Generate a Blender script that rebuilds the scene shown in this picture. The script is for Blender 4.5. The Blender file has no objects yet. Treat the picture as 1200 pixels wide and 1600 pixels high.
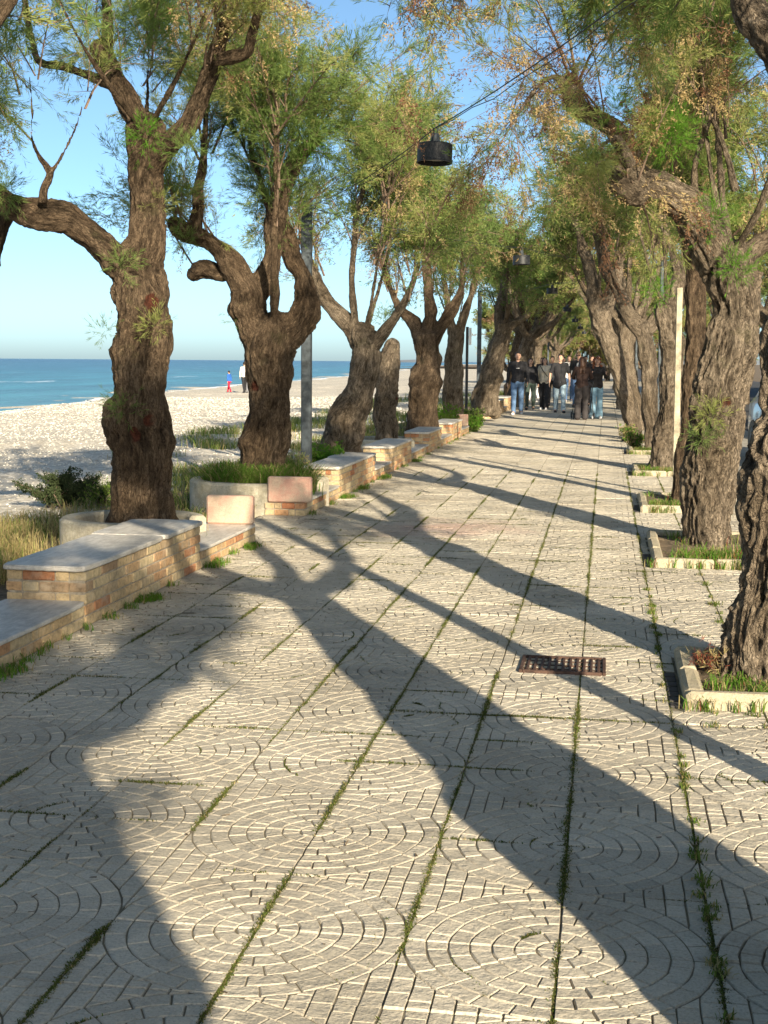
import bpy, math, random
import numpy as np
from mathutils import Matrix, Vector
R = math.radians
rng = np.random.default_rng(7)
random.seed(7)
sc = bpy.context.scene
col = sc.collection

# ------------------------------------------------------------------ camera
F_PX = 2200.0; CAM_H = 1.5; VPX = 947.0
_rho = math.atan(0.0075)
_d0 = (800 - (560 + .0075 * 600)) * math.cos(_rho)
_th = math.atan(_d0 / F_PX)
_u = np.array([math.cos(_rho), math.sin(_rho)])
_s = (np.array([VPX, 560 + .0075 * VPX]) - np.array([600, 800])) @ _u
_psi = math.atan(_s / math.hypot(F_PX, _d0))
FW = np.array([-math.sin(_psi) * math.cos(_th), math.cos(_psi) * math.cos(_th), -math.sin(_th)])
_rt0 = np.array([math.cos(_psi), math.sin(_psi), 0.]); _up0 = np.cross(_rt0, FW)
RT = _rt0 * math.cos(_rho) + _up0 * math.sin(_rho)
UP = -_rt0 * math.sin(_rho) + _up0 * math.cos(_rho)
CP = np.array([0, 0, CAM_H])
cd = bpy.data.cameras.new('camera'); cam = bpy.data.objects.new('camera', cd); col.objects.link(cam)
cd.sensor_fit = 'VERTICAL'; cd.sensor_height = 36; cd.lens = 36 * F_PX / 1600
cd.clip_start = .05; cd.clip_end = 30000
m = Matrix.Identity(4)
for i in range(3):
    m[i][0] = RT[i]; m[i][1] = UP[i]; m[i][2] = -FW[i]; m[i][3] = CP[i]
cam.matrix_world = m
sc.camera = cam
sc.render.resolution_x = 768; sc.render.resolution_y = 1024

def at(x, y, Y):
    "point on the plane world-y = Y seen at photo pixel x, y"
    d = FW * F_PX + RT * (x - 600) - UP * (y - 800)
    return CP + d * (Y / d[1])

# ------------------------------------------------------------------ light
SUN_EL = 19.5; SUN_AZ = (0.446, -0.895)      # horizontal direction towards the sun
w = bpy.data.worlds.new('World'); sc.world = w; w.use_nodes = True
nt = w.node_tree; nt.nodes.clear()
o_ = nt.nodes.new('ShaderNodeOutputWorld'); bg = nt.nodes.new('ShaderNodeBackground')
sk = nt.nodes.new('ShaderNodeTexSky'); sk.sky_type = 'NISHITA'; sk.sun_disc = False
sk.sun_elevation = R(SUN_EL); sk.sun_rotation = math.atan2(SUN_AZ[0], SUN_AZ[1])
sk.air_density = .5; sk.dust_density = 1.0; sk.ozone_density = 6.0; sk.altitude = 0
bg.inputs['Strength'].default_value = 0.122
tn = nt.nodes.new('ShaderNodeMix'); tn.data_type = 'RGBA'; tn.blend_type = 'MULTIPLY'; tn.inputs[0].default_value = 1
tn.inputs[7].default_value = (1.42, 1.15, .78, 1); nt.links.new(sk.outputs[0], tn.inputs[6]); nt.links.new(tn.outputs[2], bg.inputs[0]); nt.links.new(bg.outputs[0], o_.inputs[0])
sl = bpy.data.lights.new('sun', 'SUN'); so = bpy.data.objects.new('sun', sl); col.objects.link(so)
sl.energy = 5.0; sl.angle = R(0.55); sl.color = (1.0, .87, .67)
sd = Vector((SUN_AZ[0] * math.cos(R(SUN_EL)), SUN_AZ[1] * math.cos(R(SUN_EL)), math.sin(R(SUN_EL))))
so.rotation_euler = sd.to_track_quat('Z', 'Y').to_euler(); so.location = (20, -30, 30)
sc.view_settings.view_transform = 'Standard'; sc.view_settings.look = 'None'
sc.view_settings.exposure = 1.1; sc.view_settings.gamma = 1
sc.render.engine = 'CYCLES'
sc.cycles.max_bounces = 6; sc.cycles.transparent_max_bounces = 8

# ------------------------------------------------------------------ noise (vectorised)
_perm = rng.permutation(4096); _val = rng.random(4096) * 2 - 1
def vn(p):
    p = np.asarray(p, float); i = np.floor(p).astype(np.int64); f = p - i
    f = f * f * (3 - 2 * f); r = 0
    for dx in (0, 1):
        wx = f[:, 0] if dx else 1 - f[:, 0]
        hx = _perm[(i[:, 0] + dx) & 4095]
        for dy in (0, 1):
            wy = f[:, 1] if dy else 1 - f[:, 1]
            hy = _perm[(hx + i[:, 1] + dy) & 4095]
            for dz in (0, 1):
                wz = f[:, 2] if dz else 1 - f[:, 2]
                r = r + wx * wy * wz * _val[_perm[(hy + i[:, 2] + dz) & 4095]]
    return r
def fbm(p, o=4, g=.5):
    a = 1; s = 0; p = np.asarray(p, float)
    for k in range(o):
        s = s + a * vn(p + 17.3 * k); p = p * 2.03; a *= g
    return s

# ------------------------------------------------------------------ materials
class N:
    def __init__(s, name):
        s.m = bpy.data.materials.new(name); s.m.use_nodes = True
        s.t = s.m.node_tree; s.b = s.t.nodes['Principled BSDF']; s.out = s.t.nodes['Material Output']
    def n(s, typ, **k):
        nd = s.t.nodes.new('ShaderNode' + typ)
        for a, v in k.items():
            if a in nd.bl_rna.properties and a not in nd.inputs: setattr(nd, a, v)
            else: s.set(nd, a, v)
        return nd
    def set(s, nd, a, v):
        i = nd.inputs[a]
        if hasattr(v, 'is_output') or isinstance(v, bpy.types.NodeSocket): s.t.links.new(v, i)
        else: i.default_value = v
    def coord(s, kind='Object', scale=None):
        c = s.n('TexCoord').outputs[kind]
        if scale is not None:
            mp = s.n('Mapping'); s.set(mp, 'Vector', c); mp.inputs['Scale'].default_value = scale; c = mp.outputs[0]
        return c
    def attr(s, name, out='Fac'):
        a = s.n('Attribute'); a.attribute_name = name; return a.outputs[out]
    def scale(s, v, sc_):
        mp = s.n('Mapping'); s.set(mp, 'Vector', v); mp.inputs['Scale'].default_value = sc_; return mp.outputs[0]
    def noise(s, v, scale, detail=4, rough=.6, dist=0):
        nd = s.n('TexNoise'); s.set(nd, 'Vector', v)
        nd.inputs['Scale'].default_value = scale; nd.inputs['Detail'].default_value = detail
        nd.inputs['Roughness'].default_value = rough; nd.inputs['Distortion'].default_value = dist
        return nd.outputs['Fac']
    def ramp(s, f, stops):
        nd = s.n('ValToRGB'); s.set(nd, 'Fac', f); e = nd.color_ramp.elements
        while len(e) < len(stops): e.new(.5)
        for q, (p, c) in zip(e, stops):
            q.position = p; q.color = (c if len(c) == 4 else (*c, 1)) if hasattr(c, '__len__') else (c, c, c, 1)
        return nd.outputs['Color']
    def mix(s, f, a, b, mode='MIX'):
        nd = s.n('Mix'); nd.data_type = 'RGBA'; nd.blend_type = mode
        for sock, v in ((nd.inputs[0], f), (nd.inputs[6], a), (nd.inputs[7], b)):
            if isinstance(v, bpy.types.NodeSocket): s.t.links.new(v, sock)
            else: sock.default_value = v if not hasattr(v, '__len__') else ((*v, 1) if len(v) == 3 else v)
        return nd.outputs[2]
    def math(s, op, a, b=0., c=None):
        nd = s.n('Math'); nd.operation = op
        for k, v in enumerate((a, b, c)):
            if v is None: continue
            if isinstance(v, bpy.types.NodeSocket): s.t.links.new(v, nd.inputs[k])
            else: nd.inputs[k].default_value = v
        return nd.outputs[0]
    def bump(s, h, dist=.01, strength=1, normal=None):
        nd = s.n('Bump'); s.set(nd, 'Height', h); nd.inputs['Distance'].default_value = dist
        nd.inputs['Strength'].default_value = strength
        if normal is not None: s.t.links.new(normal, nd.inputs['Normal'])
        return nd.outputs[0]
    def fin(s, color=None, rough=.8, normal=None, metal=0, spec=.3):
        b = s.b
        if color is not None: s.set(b, 'Base Color', color if isinstance(color, bpy.types.NodeSocket) else (*color, 1))
        s.set(b, 'Roughness', rough); s.set(b, 'Metallic', metal); s.set(b, 'Specular IOR Level', spec)
        if normal is not None: s.set(b, 'Normal', normal)
        return s.m

def mat_simple(name, c, rough=.7, metal=0, var=.15, nscale=12, bump=.002, spec=.3):
    n = N(name); v = n.coord('Object')
    f = n.noise(v, nscale, 5, .6)
    d = tuple(x * (1 - var * 1.6) for x in c); l = tuple(min(1, x * (1 + var)) for x in c)
    cc = n.ramp(f, [(.3, d), (.7, l)])
    return n.fin(cc, rough, n.bump(n.noise(v, nscale * 4, 4), bump), metal, spec)

def mat_paving():
    n = N('stamped concrete'); v = n.coord('Object')
    rnd = n.attr('rnd')
    base = n.ramp(n.noise(v, 1.1, 5, .6), [(.3, (.43, .38, .29)), (.5, (.53, .475, .37)), (.7, (.60, .54, .43))])
    fine = n.ramp(n.noise(v, 110, 6, .8), [(.28, .55), (.5, .96), (.72, 1.15)])
    c = n.mix(1, base, fine, 'MULTIPLY')
    rr = n.ramp(rnd, [(0, .74), (.35, .93), (.7, 1.02), (1, 1.12)])
    c = n.mix(1, c, rr, 'MULTIPLY')
    # reddish faded paint patch and dark stains
    st = n.ramp(n.noise(v, .8, 6, .65, .5), [(.52, 0), (.70, 1)])
    c = n.mix(n.math('MULTIPLY', st, .42), c, (.24, .20, .15))
    sp = n.ramp(n.noise(v, 9, 4, .65), [(.62, 0), (.72, 1)])
    c = n.mix(n.math('MULTIPLY', sp, .35), c, (.16, .13, .09))
    # faded red patch on the left
    se = n.n('SeparateXYZ'); n.set(se, 0, v)
    dx = n.math('MULTIPLY', n.math('ADD', se.outputs[0], 1.35), .9); dy = n.math('MULTIPLY', n.math('ADD', se.outputs[1], -12.6), .8)
    dd = n.math('SQRT', n.math('ADD', n.math('MULTIPLY', dx, dx), n.math('MULTIPLY', dy, dy)))
    dd = n.math('ADD', dd, n.math('MULTIPLY', n.math('ADD', n.noise(v, 2.5, 4), -.5), 1.2))
    pk = n.ramp(dd, [(.1, .45), (.75, 0)])
    c = n.mix(pk, c, (.46, .26, .22))
    h = n.math('ADD', n.noise(v, 60, 5, .7), n.math('MULTIPLY', n.noise(v, 18, 3), 1.5))
    return n.fin(c, .88, n.bump(h, .0075, 1), spec=.2)

def mat_groove():
    n = N('joint dirt'); v = n.coord('Object')
    c = n.ramp(n.noise(v, 2.2, 5, .7), [(.35, (.13, .11, .075)), (.55, (.22, .19, .135)), (.72, (.10, .11, .05))])
    return n.fin(c, .95, n.bump(n.noise(v, 150, 3), .003), spec=.1)

def mat_bark(name, lo, mid, hi, bump=.02, k=1.):
    n = N(name); q = n.attr('bark', 'Vector'); v = n.coord('Object')
    a = n.noise(q, 26 * k, 7, .7, 1.0)
    b = n.noise(q, 95 * k, 5, .7, .8)
    def ridge(x, k): return n.math('SUBTRACT', 1., n.math('MULTIPLY', n.math('ABSOLUTE', n.math('SUBTRACT', x, .5)), k))
    r1 = ridge(n.noise(q, 32 * k, 3, .5, 1.8), 5.); r2 = ridge(n.noise(q, 74 * k, 3, .55, 1.4), 4.5)
    crk = n.ramp(r1, [(.72, 0), (.97, 1)]); crk2 = n.ramp(r2, [(.70, 0), (.98, 1)])
    edge = n.math('SUBTRACT', 1., n.math('MULTIPLY_ADD', crk2, .45, n.math('MULTIPLY', crk, .75)))
    h = n.math('ADD', n.math('ADD', n.math('MULTIPLY', a, 1.1), n.math('MULTIPLY', edge, .55)), n.math('MULTIPLY', b, .55))
    cav = n.attr('cav')
    c = n.ramp(a, [(.3, lo), (.5, mid), (.72, hi)])
    c = n.mix(1, c, n.ramp(edge, [(0, .42), (.6, .9), (1, 1.1)]), 'MULTIPLY')
    c = n.mix(1, c, n.ramp(cav, [(.15, .45), (.5, .95), (.8, 1.12)]), 'MULTIPLY')
    pat = n.ramp(n.noise(v, 1.7, 4, .6), [(.35, (.70, .66, .60)), (.5, (.95, .92, .88)), (.65, (1.16, 1.14, 1.1))])
    c = n.mix(1, c, pat, 'MULTIPLY')
    mk = n.attr('mark')
    c = n.mix(n.ramp(mk, [(.15, 0), (.7, 1)]), c, n.ramp(n.noise(v, 45, 4, .7), [(.3, (.035, .015, .010)), (.7, (.17, .06, .035))]))
    c = n.mix(n.ramp(n.math('MULTIPLY', mk, -1.), [(.15, 0), (.6, .85)]), c, n.ramp(n.noise(v, 30, 4, .7), [(.3, (.34, .24, .14)), (.7, (.58, .46, .29))]))
    # greenish lichen film
    li = n.ramp(n.noise(v, 3.3, 4, .7), [(.6, 0), (.75, .28)])
    c = n.mix(li, c, (.17, .17, .07))
    return n.fin(c, .92, n.bump(h, bump * 1.3, 1), spec=.12)

def mat_leaf(name, a, b, trans=.35):
    n = N(name); v = n.coord('Object')
    f = n.noise(v, 2.4, 4, .7); c = n.ramp(f, [(.32, a), (.68, b)])
    n.t.nodes.remove(n.b)
    d = n.n('BsdfDiffuse'); n.set(d, 'Color', c)
    t = n.n('BsdfTranslucent'); n.set(t, 'Color', c)
    mx = n.n('MixShader'); mx.inputs[0].default_value = trans
    n.t.links.new(d.outputs[0], mx.inputs[1]); n.t.links.new(t.outputs[0], mx.inputs[2])
    n.t.links.new(mx.outputs[0], n.out.inputs[0])
    return n.m

M = {}
M['paving'] = mat_paving(); M['groove'] = mat_groove()
M['bark'] = mat_bark('grey brown furrowed bark', (.085, .066, .047), (.245, .20, .148), (.42, .352, .265))
M['bark_dark'] = mat_bark('brown shaggy bark', (.06, .042, .028), (.165, .12, .08), (.30, .225, .15), .016, 1.5)
M['twig'] = mat_simple('twig bark', (.17, .12, .085), .9)
M['g1'] = mat_leaf('feathery green', (.115, .19, .045), (.255, .34, .11), .5)
M['g2'] = mat_leaf('olive foliage', (.22, .26, .07), (.42, .44, .16), .5)
M['g3'] = mat_leaf('tan seed heads', (.38, .27, .12), (.60, .47, .25), .4)
M['g4'] = mat_leaf('russet dry sprays', (.17, .09, .055), (.30, .17, .10))
M['g5'] = mat_leaf('bright fresh green', (.08, .20, .02), (.16, .32, .045), .45)
M['grass'] = mat_leaf('grass green', (.075, .14, .02), (.19, .25, .06))
M['straw'] = mat_leaf('dry straw grass', (.26, .21, .09), (.45, .37, .18))
M['bush'] = mat_leaf('dark bush leaf', (.035, .05, .022), (.07, .09, .04), .15)
M['moss'] = mat_leaf('joint moss', (.055, .065, .018), (.12, .13, .04), .1)
M['mossg'] = mat_leaf('joint weed', (.07, .10, .02), (.14, .19, .04), .2)
M['scar'] = mat_simple('rust red heartwood', (.20, .055, .028), .9, var=.4, nscale=40, bump=.01)
M['cutwood'] = mat_simple('pale cut wood', (.58, .44, .25), .85, var=.2, nscale=30)
M['marble'] = None

def mat_slab():
    n = N('worn travertine'); v = n.coord('Object')
    a = n.noise(n.coord('Object', (10, 2.2, 6)), 3, 6, .65, .3)
    c = n.ramp(a, [(.3, (.40, .37, .31)), (.52, (.54, .505, .44)), (.7, (.64, .605, .53))])
    d = n.ramp(n.noise(v, 5, 7, .8), [(.50, 0), (.66, .75)])
    c = n.mix(d, c, (.30, .28, .245))
    p = n.ramp(n.noise(n.coord('Object', (3, 1, 1)), 45, 4, .8), [(.28, 0), (.4, 1)])
    c = n.mix(1, c, n.ramp(p, [(0, .6), (1, 1)]), 'MULTIPLY')
    return n.fin(c, .55, n.bump(n.math('ADD', p, n.noise(v, 80, 4)), .003), spec=.4)
M['slab'] = mat_slab()

def mat_brick():
    n = N('weathered brick'); v = n.coord('Object'); r = n.attr('rnd')
    c = n.ramp(r, [(0, (.42, .18, .09)), (.12, (.50, .27, .14)), (.35, (.58, .40, .21)), (.75, (.58, .46, .27)), (1, (.40, .27, .16))])
    f = n.ramp(n.noise(v, 24, 6, .75), [(.25, .42), (.5, .95), (.75, 1.25)])
    c = n.mix(1, c, f, 'MULTIPLY')
    e = n.ramp(n.noise(v, 7, 5, .6), [(.55, 0), (.7, .5)])
    c = n.mix(e, c, (.55, .48, .36))
    return n.fin(c, .9, n.bump(n.noise(v, 45, 6, .75), .011), spec=.12)
M['brick'] = mat_brick()
M['mortar'] = mat_simple('sandy mortar', (.40, .34, .25), .95, var=.25, nscale=30, bump=.005)
def mat_stained(name, a, b, dirt, sc_=160, bump=.005):
    n = N(name); v = n.coord('Object'); g = n.noise(v, sc_, 5, .8)
    c = n.mix(n.ramp(n.noise(v, 7, 5, .7), [(.4, 0), (.62, 1)]), a, b)
    c = n.mix(1, c, n.ramp(g, [(.28, .62), (.5, 1.), (.72, 1.22)]), 'MULTIPLY')
    c = n.mix(n.ramp(n.noise(v, 3.2, 6, .75), [(.5, 0), (.68, .7)]), c, dirt)
    return n.fin(c, .92, n.bump(n.math('ADD', g, n.noise(v, 22, 4)), bump), spec=.15)
M['pink'] = mat_stained('pink grit concrete', (.56, .33, .25), (.55, .42, .31), (.36, .27, .20))
M['concrete'] = mat_stained('pitted concrete', (.40, .36, .27), (.50, .46, .36), (.24, .22, .14), 60, .01)
M['kerb'] = mat_stained('pale kerb concrete', (.42, .365, .25), (.47, .41, .29), (.20, .17, .11), 60, .008)
M['rust'] = mat_simple('rusty cast iron', (.085, .048, .034), .75, var=.45, nscale=30, bump=.003)
M['steel'] = mat_simple('weathered grey metal', (.075, .09, .10), .5, .2, var=.45, nscale=9)
M['black'] = mat_simple('black lacquered metal', (.022, .024, .026), .45, var=.3, nscale=20)
M['lampglass'] = mat_simple('unlit frosted lamp glass', (.45, .44, .40), .4)
M['whitesign'] = mat_simple('white sign plate', (.7, .7, .68), .5)
M['stake'] = mat_simple('pale timber', (.42, .37, .26), .85, var=.35, nscale=9, bump=.006)
M['soil'] = mat_simple('dry soil', (.20, .15, .095), .98, var=.4, nscale=18, bump=.02)

# ------------------------------------------------------------------ mesh helpers
def link(name, me, parent=None, mats=()):
    o = bpy.data.objects.new(name, me); col.objects.link(o)
    for k in mats: me.materials.append(k)
    if parent is not None: o.parent = parent
    return o
def tag(o, label=None, cat=None, group=None, kind=None):
    if label: o['label'] = label
    if cat: o['category'] = cat
    if group: o['group'] = group
    if kind: o['kind'] = kind
    return o
def empty(name, loc, rz=0, **k):
    o = bpy.data.objects.new(name, None); col.objects.link(o); o.empty_display_size = .2
    o.location = loc; o.rotation_euler = (0, 0, rz); tag(o, **k)
    return o
def npmesh(name, V, Fc, nper, mi=None, attrs=None, smooth=False):
    "V (n,3), Fc flat vertex indices in faces of nper (int or array of sizes)"
    V = np.ascontiguousarray(V, np.float32); Fc = np.ascontiguousarray(Fc, np.int32).ravel()
    me = bpy.data.meshes.new(name); me.vertices.add(len(V)); me.vertices.foreach_set('co', V.ravel())
    nf = len(Fc) // nper if np.isscalar(nper) else len(nper)
    tot = np.full(nf, nper, np.int32) if np.isscalar(nper) else np.asarray(nper, np.int32)
    me.loops.add(len(Fc)); me.loops.foreach_set('vertex_index', Fc)
    me.polygons.add(nf)
    me.polygons.foreach_set('loop_start', np.concatenate([[0], np.cumsum(tot)[:-1]]).astype(np.int32))
    if mi is not None: me.polygons.foreach_set('material_index', np.ascontiguousarray(mi, np.int32))
    me.polygons.foreach_set('use_smooth', np.full(nf, bool(smooth)))
    if attrs:
        for k, (dom, typ, arr) in attrs.items():
            a = me.attributes.new(k, typ, dom)
            a.data.foreach_set('vector' if typ == 'FLOAT_VECTOR' else 'value', np.ascontiguousarray(arr, np.float32).ravel())
    me.update(calc_edges=True)
    return me
class MB:
    "mesh collector"
    def __init__(s): s.v = []; s.f = []; s.r = []; s.mi = []
    def add(s, V, Fs, rnd=.5, mi=0):
        b = len(s.v); s.v.extend([tuple(map(float, p)) for p in V]); s.f.extend([tuple(b + i for i in f) for f in Fs])
        s.r.extend([rnd] * len(Fs)); s.mi.extend([mi] * len(Fs)); return s
    def box(s, c, d, rz=0, bev=0, rnd=.5, mi=0, rx=0, ry=0, jit=0):
        hx, hy, hz = d[0] / 2, d[1] / 2, d[2] / 2
        Mx = Matrix.Translation(c) @ Matrix.Rotation(rz, 4, 'Z') @ Matrix.Rotation(ry, 4, 'Y') @ Matrix.Rotation(rx, 4, 'X')
        b = min(bev, hx * .9, hy * .9, hz * .9)
        if b <= 0:
            P = [(x, y, z) for z in (-hz, hz) for x, y in ((-hx, -hy), (hx, -hy), (hx, hy), (-hx, hy))]
            Fs = [(3, 2, 1, 0), (4, 5, 6, 7), (0, 1, 5, 4), (1, 2, 6, 5), (2, 3, 7, 6), (3, 0, 4, 7)]
        else:
            P = []; idx = {}
            for sx in (-1, 1):
                for sy in (-1, 1):
                    for sz in (-1, 1):
                        for ax in range(3):
                            p = [sx * (hx - b), sy * (hy - b), sz * (hz - b)]; p[ax] = (sx * hx, sy * hy, sz * hz)[ax]
                            idx[(sx, sy, sz, ax)] = len(P); P.append(tuple(p))
            Fs = []
            for ax in range(3):
                o1, o2 = [(1, 2), (2, 0), (0, 1)][ax]
                for sg in (-1, 1):
                    q = []
                    for a, c2 in ((-1, -1), (1, -1), (1, 1), (-1, 1)):
                        k = [0, 0, 0]; k[ax] = sg; k[o1] = a; k[o2] = c2; q.append(idx[(k[0], k[1], k[2], ax)])
                    Fs.append(tuple(q if sg > 0 else q[::-1]))
            for ax in range(3):   # edges along ax
                o1, o2 = [(1, 2), (2, 0), (0, 1)][ax]
                for a in (-1, 1):
                    for c2 in (-1, 1):
                        k0 = [0, 0, 0]; k0[ax] = -1; k0[o1] = a; k0[o2] = c2; k1 = list(k0); k1[ax] = 1
                        q = [idx[(*k0, o1)], idx[(*k1, o1)], idx[(*k1, o2)], idx[(*k0, o2)]]
                        Fs.append(tuple(q if a * c2 < 0 else q[::-1]))
            for sx in (-1, 1):
                for sy in (-1, 1):
                    for sz in (-1, 1):
                        q = [idx[(sx, sy, sz, k)] for k in range(3)]
                        Fs.append(tuple(q if sx * sy * sz > 0 else q[::-1]))
        if jit: P = [tuple(a + random.uniform(-jit, jit) for a in p) for p in P]
        return s.add([Mx @ Vector(p) for p in P], Fs, rnd, mi)
    def tube(s, pts, rad, n=10, rnd=.5, mi=0, cap=True):
        pts = [Vector(p) for p in pts]; k = len(pts); rad = [rad] * k if np.isscalar(rad) else list(rad)
        V = []; Fs = []; u = None
        for i, p in enumerate(pts):
            t = (pts[min(i + 1, k - 1)] - pts[max(i - 1, 0)]).normalized()
            if u is None: u = t.orthogonal().normalized()
            u = (u - t * u.dot(t)).normalized(); v2 = t.cross(u)
            for j in range(n):
                a = 2 * math.pi * j / n; V.append(p + (u * math.cos(a) + v2 * math.sin(a)) * rad[i])
        for i in range(k - 1):
            for j in range(n):
                a = i * n + j; b = i * n + (j + 1) % n; Fs.append((a, b, b + n, a + n))
        if cap: Fs.append(tuple(range(n))[::-1]); Fs.append(tuple((k - 1) * n + j for j in range(n)))
        return s.add(V, Fs, rnd, mi)
    def ball(s, c, r, n=12, rnd=.5, mi=0, rot=None):
        r = (r, r, r) if np.isscalar(r) else r; V = []; Fs = []; mm = n // 2 + 1
        V.append(Vector((0, 0, -r[2])))
        for i in range(1, mm):
            a = -math.pi / 2 + math.pi * i / mm
            for j in range(n):
                b = 2 * math.pi * j / n; V.append(Vector((r[0] * math.cos(a) * math.cos(b), r[1] * math.cos(a) * math.sin(b), r[2] * math.sin(a))))
        V.append(Vector((0, 0, r[2])))
        for j in range(n): Fs.append((0, 1 + (j + 1) % n, 1 + j))
        for i in range(mm - 2):
            for j in range(n):
                a = 1 + i * n + j; b = 1 + i * n + (j + 1) % n; Fs.append((a, b, b + n, a + n))
        L = len(V) - 1
        for j in range(n): Fs.append((L - n + j, L - n + (j + 1) % n, L))
        if rot is not None: V = [rot @ p for p in V]
        return s.add([p + Vector(c) for p in V], Fs, rnd, mi)
    def lathe(s, prof, c=(0, 0, 0), n=32, mi=0):
        V = []; Fs = []
        for r, z in prof:
            for j in range(n):
                a = 2 * math.pi * j / n; V.append((c[0] + r * math.cos(a), c[1] + r * math.sin(a), c[2] + z))
        for i in range(len(prof) - 1):
            for j in range(n):
                a = i * n + j; b = i * n + (j + 1) % n; Fs.append((a, b, b + n, a + n))
        return s.add(V, Fs, .5, mi)
    def mesh(s, name, smooth=False):
        me = bpy.data.meshes.new(name); me.from_pydata(s.v, [], s.f)
        a = me.attributes.new('rnd', 'FLOAT', 'FACE'); a.data.foreach_set('value', np.array(s.r, np.float32))
        me.polygons.foreach_set('material_index', np.array(s.mi, np.int32))
        me.polygons.foreach_set('use_smooth', np.full(len(s.f), bool(smooth)))
        me.update(); return me
    def build(s, name, mat, parent=None, smooth=False):
        return link(name, s.mesh(name, smooth), parent, mat if isinstance(mat, (list, tuple)) else [mat])
def remesh(mb, voxel, smooth_it=2):
    "union of closed shapes as one continuous surface"
    me = mb.mesh('tmp') if isinstance(mb, MB) else mb
    o = bpy.data.objects.new('tmp', me); col.objects.link(o)
    r = o.modifiers.new('r', 'REMESH'); r.mode = 'VOXEL'; r.voxel_size = voxel
    if smooth_it:
        sm = o.modifiers.new('s', 'SMOOTH'); sm.iterations = smooth_it; sm.factor = .5
    dg = bpy.context.evaluated_depsgraph_get(); ev = o.evaluated_get(dg)
    out = bpy.data.meshes.new_from_object(ev, depsgraph=dg)
    bpy.data.objects.remove(o); bpy.data.meshes.remove(me)
    return out

# ================================================================== SETTING
# ---- paving: stamped fan-pattern tiles, 0.40 m, real grooves
T = .3975; GX0 = -.085; GY0 = 4.30
def clip_poly(P, nrm, d):
    out = []
    for i in range(len(P)):
        a = P[i]; b = P[(i + 1) % len(P)]; da = a @ nrm - d; db = b @ nrm - d
        if da >= 0: out.append(a)
        if (da >= 0) != (db >= 0): out.append(a + (b - a) * (da / (da - db)))
    return out
def quarter_blocks():
    "blocks of one tile, circle centre at (0,0), tile spans 0..T"
    B = []; w_ = T / 7; g_ = .0017; e = .0028
    nseg = [1, 2, 3, 4, 5, 5, 6]
    for k in range(7):
        r0 = k * w_ + (g_ if k else 0); r1 = (k + 1) * w_ - g_
        ns = nseg[k]; offs = 0 if k % 2 == 0 else .5
        cuts = sorted({0., 1.} | {min(max((j + offs) / ns, 0), 1) for j in range(ns)})
        for a, b in zip(cuts[:-1], cuts[1:]):
            if b - a < .04: continue
            am = g_ / max((r0 + r1) / 2, .02)
            a0 = a * math.pi / 2 + (am if a > 0 else 0); a1 = b * math.pi / 2 - (am if b < 1 else 0)
            P = []
            nn = 3
            for t in np.linspace(a0, a1, nn): P.append(np.array([r1 * math.cos(t), r1 * math.sin(t)]))
            if r0 < .004: P.append(np.array([0., 0.]))
            else:
                for t in np.linspace(a1, a0, nn): P.append(np.array([r0 * math.cos(t), r0 * math.sin(t)]))
            B.append(P)
    # outer corner, axis-aligned running blocks
    n = 7
    for i in range(n):
        x0 = T - (i + 1) * w_; x1 = x0 + w_
        off = .04 if i % 2 else 0
        y = T + off
        while y > 0:
            y1 = y; y0 = y - .08; y = y0
            P = [np.array(q) for q in ((x0 + g_, y0 + g_), (x1 - g_, y0 + g_), (x1 - g_, min(y1, T) - g_), (x0 + g_, min(y1, T) - g_))]
            if P[2][1] - P[0][1] < .012: continue
            c = sum(P) / 4; r = np.linalg.norm(c)
            if max(np.linalg.norm(q) for q in P) < T + .004: continue
            P = clip_poly(P, c / r, T + g_ + .001)
            if len(P) >= 3: B.append(P)
    out = []
    for P in B:
        for nrm, d in (((1, 0), e), ((-1, 0), e - T), ((0, 1), e), ((0, -1), e - T)):
            P = clip_poly(P, np.array(nrm, float), d)
            if len(P) < 3: break
        if len(P) < 3: continue
        A = .5 * sum(P[i][0] * P[(i + 1) % len(P)][1] - P[(i + 1) % len(P)][0] * P[i][1] for i in range(len(P)))
        if abs(A) < 1.2e-4: continue
        if A < 0: P = P[::-1]
        out.append(np.array(P))
    return out
QB = quarter_blocks()
PITS = [(.38, 1.28, 6.17, 7.25), (.38, 1.28, 10.5, 12.35), (.38, 1.28, 14.4, 15.95), (.40, 1.28, 19.1, 20.6), (.40, 1.28, 23.6, 25.0), (.40, 1.28, 27.6, 29.2), (.38, 1.28, 1.9, 3.1)]
def in_pit(x, y, mgn=0.):
    return any(a - mgn < x < b + mgn and c - mgn < y < d + mgn for a, b, c, d in PITS)
def in_slot(x, y): return any(a - .075 < x <= a and c - .03 < y < c + .72 for a, b, c, d in PITS)
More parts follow.
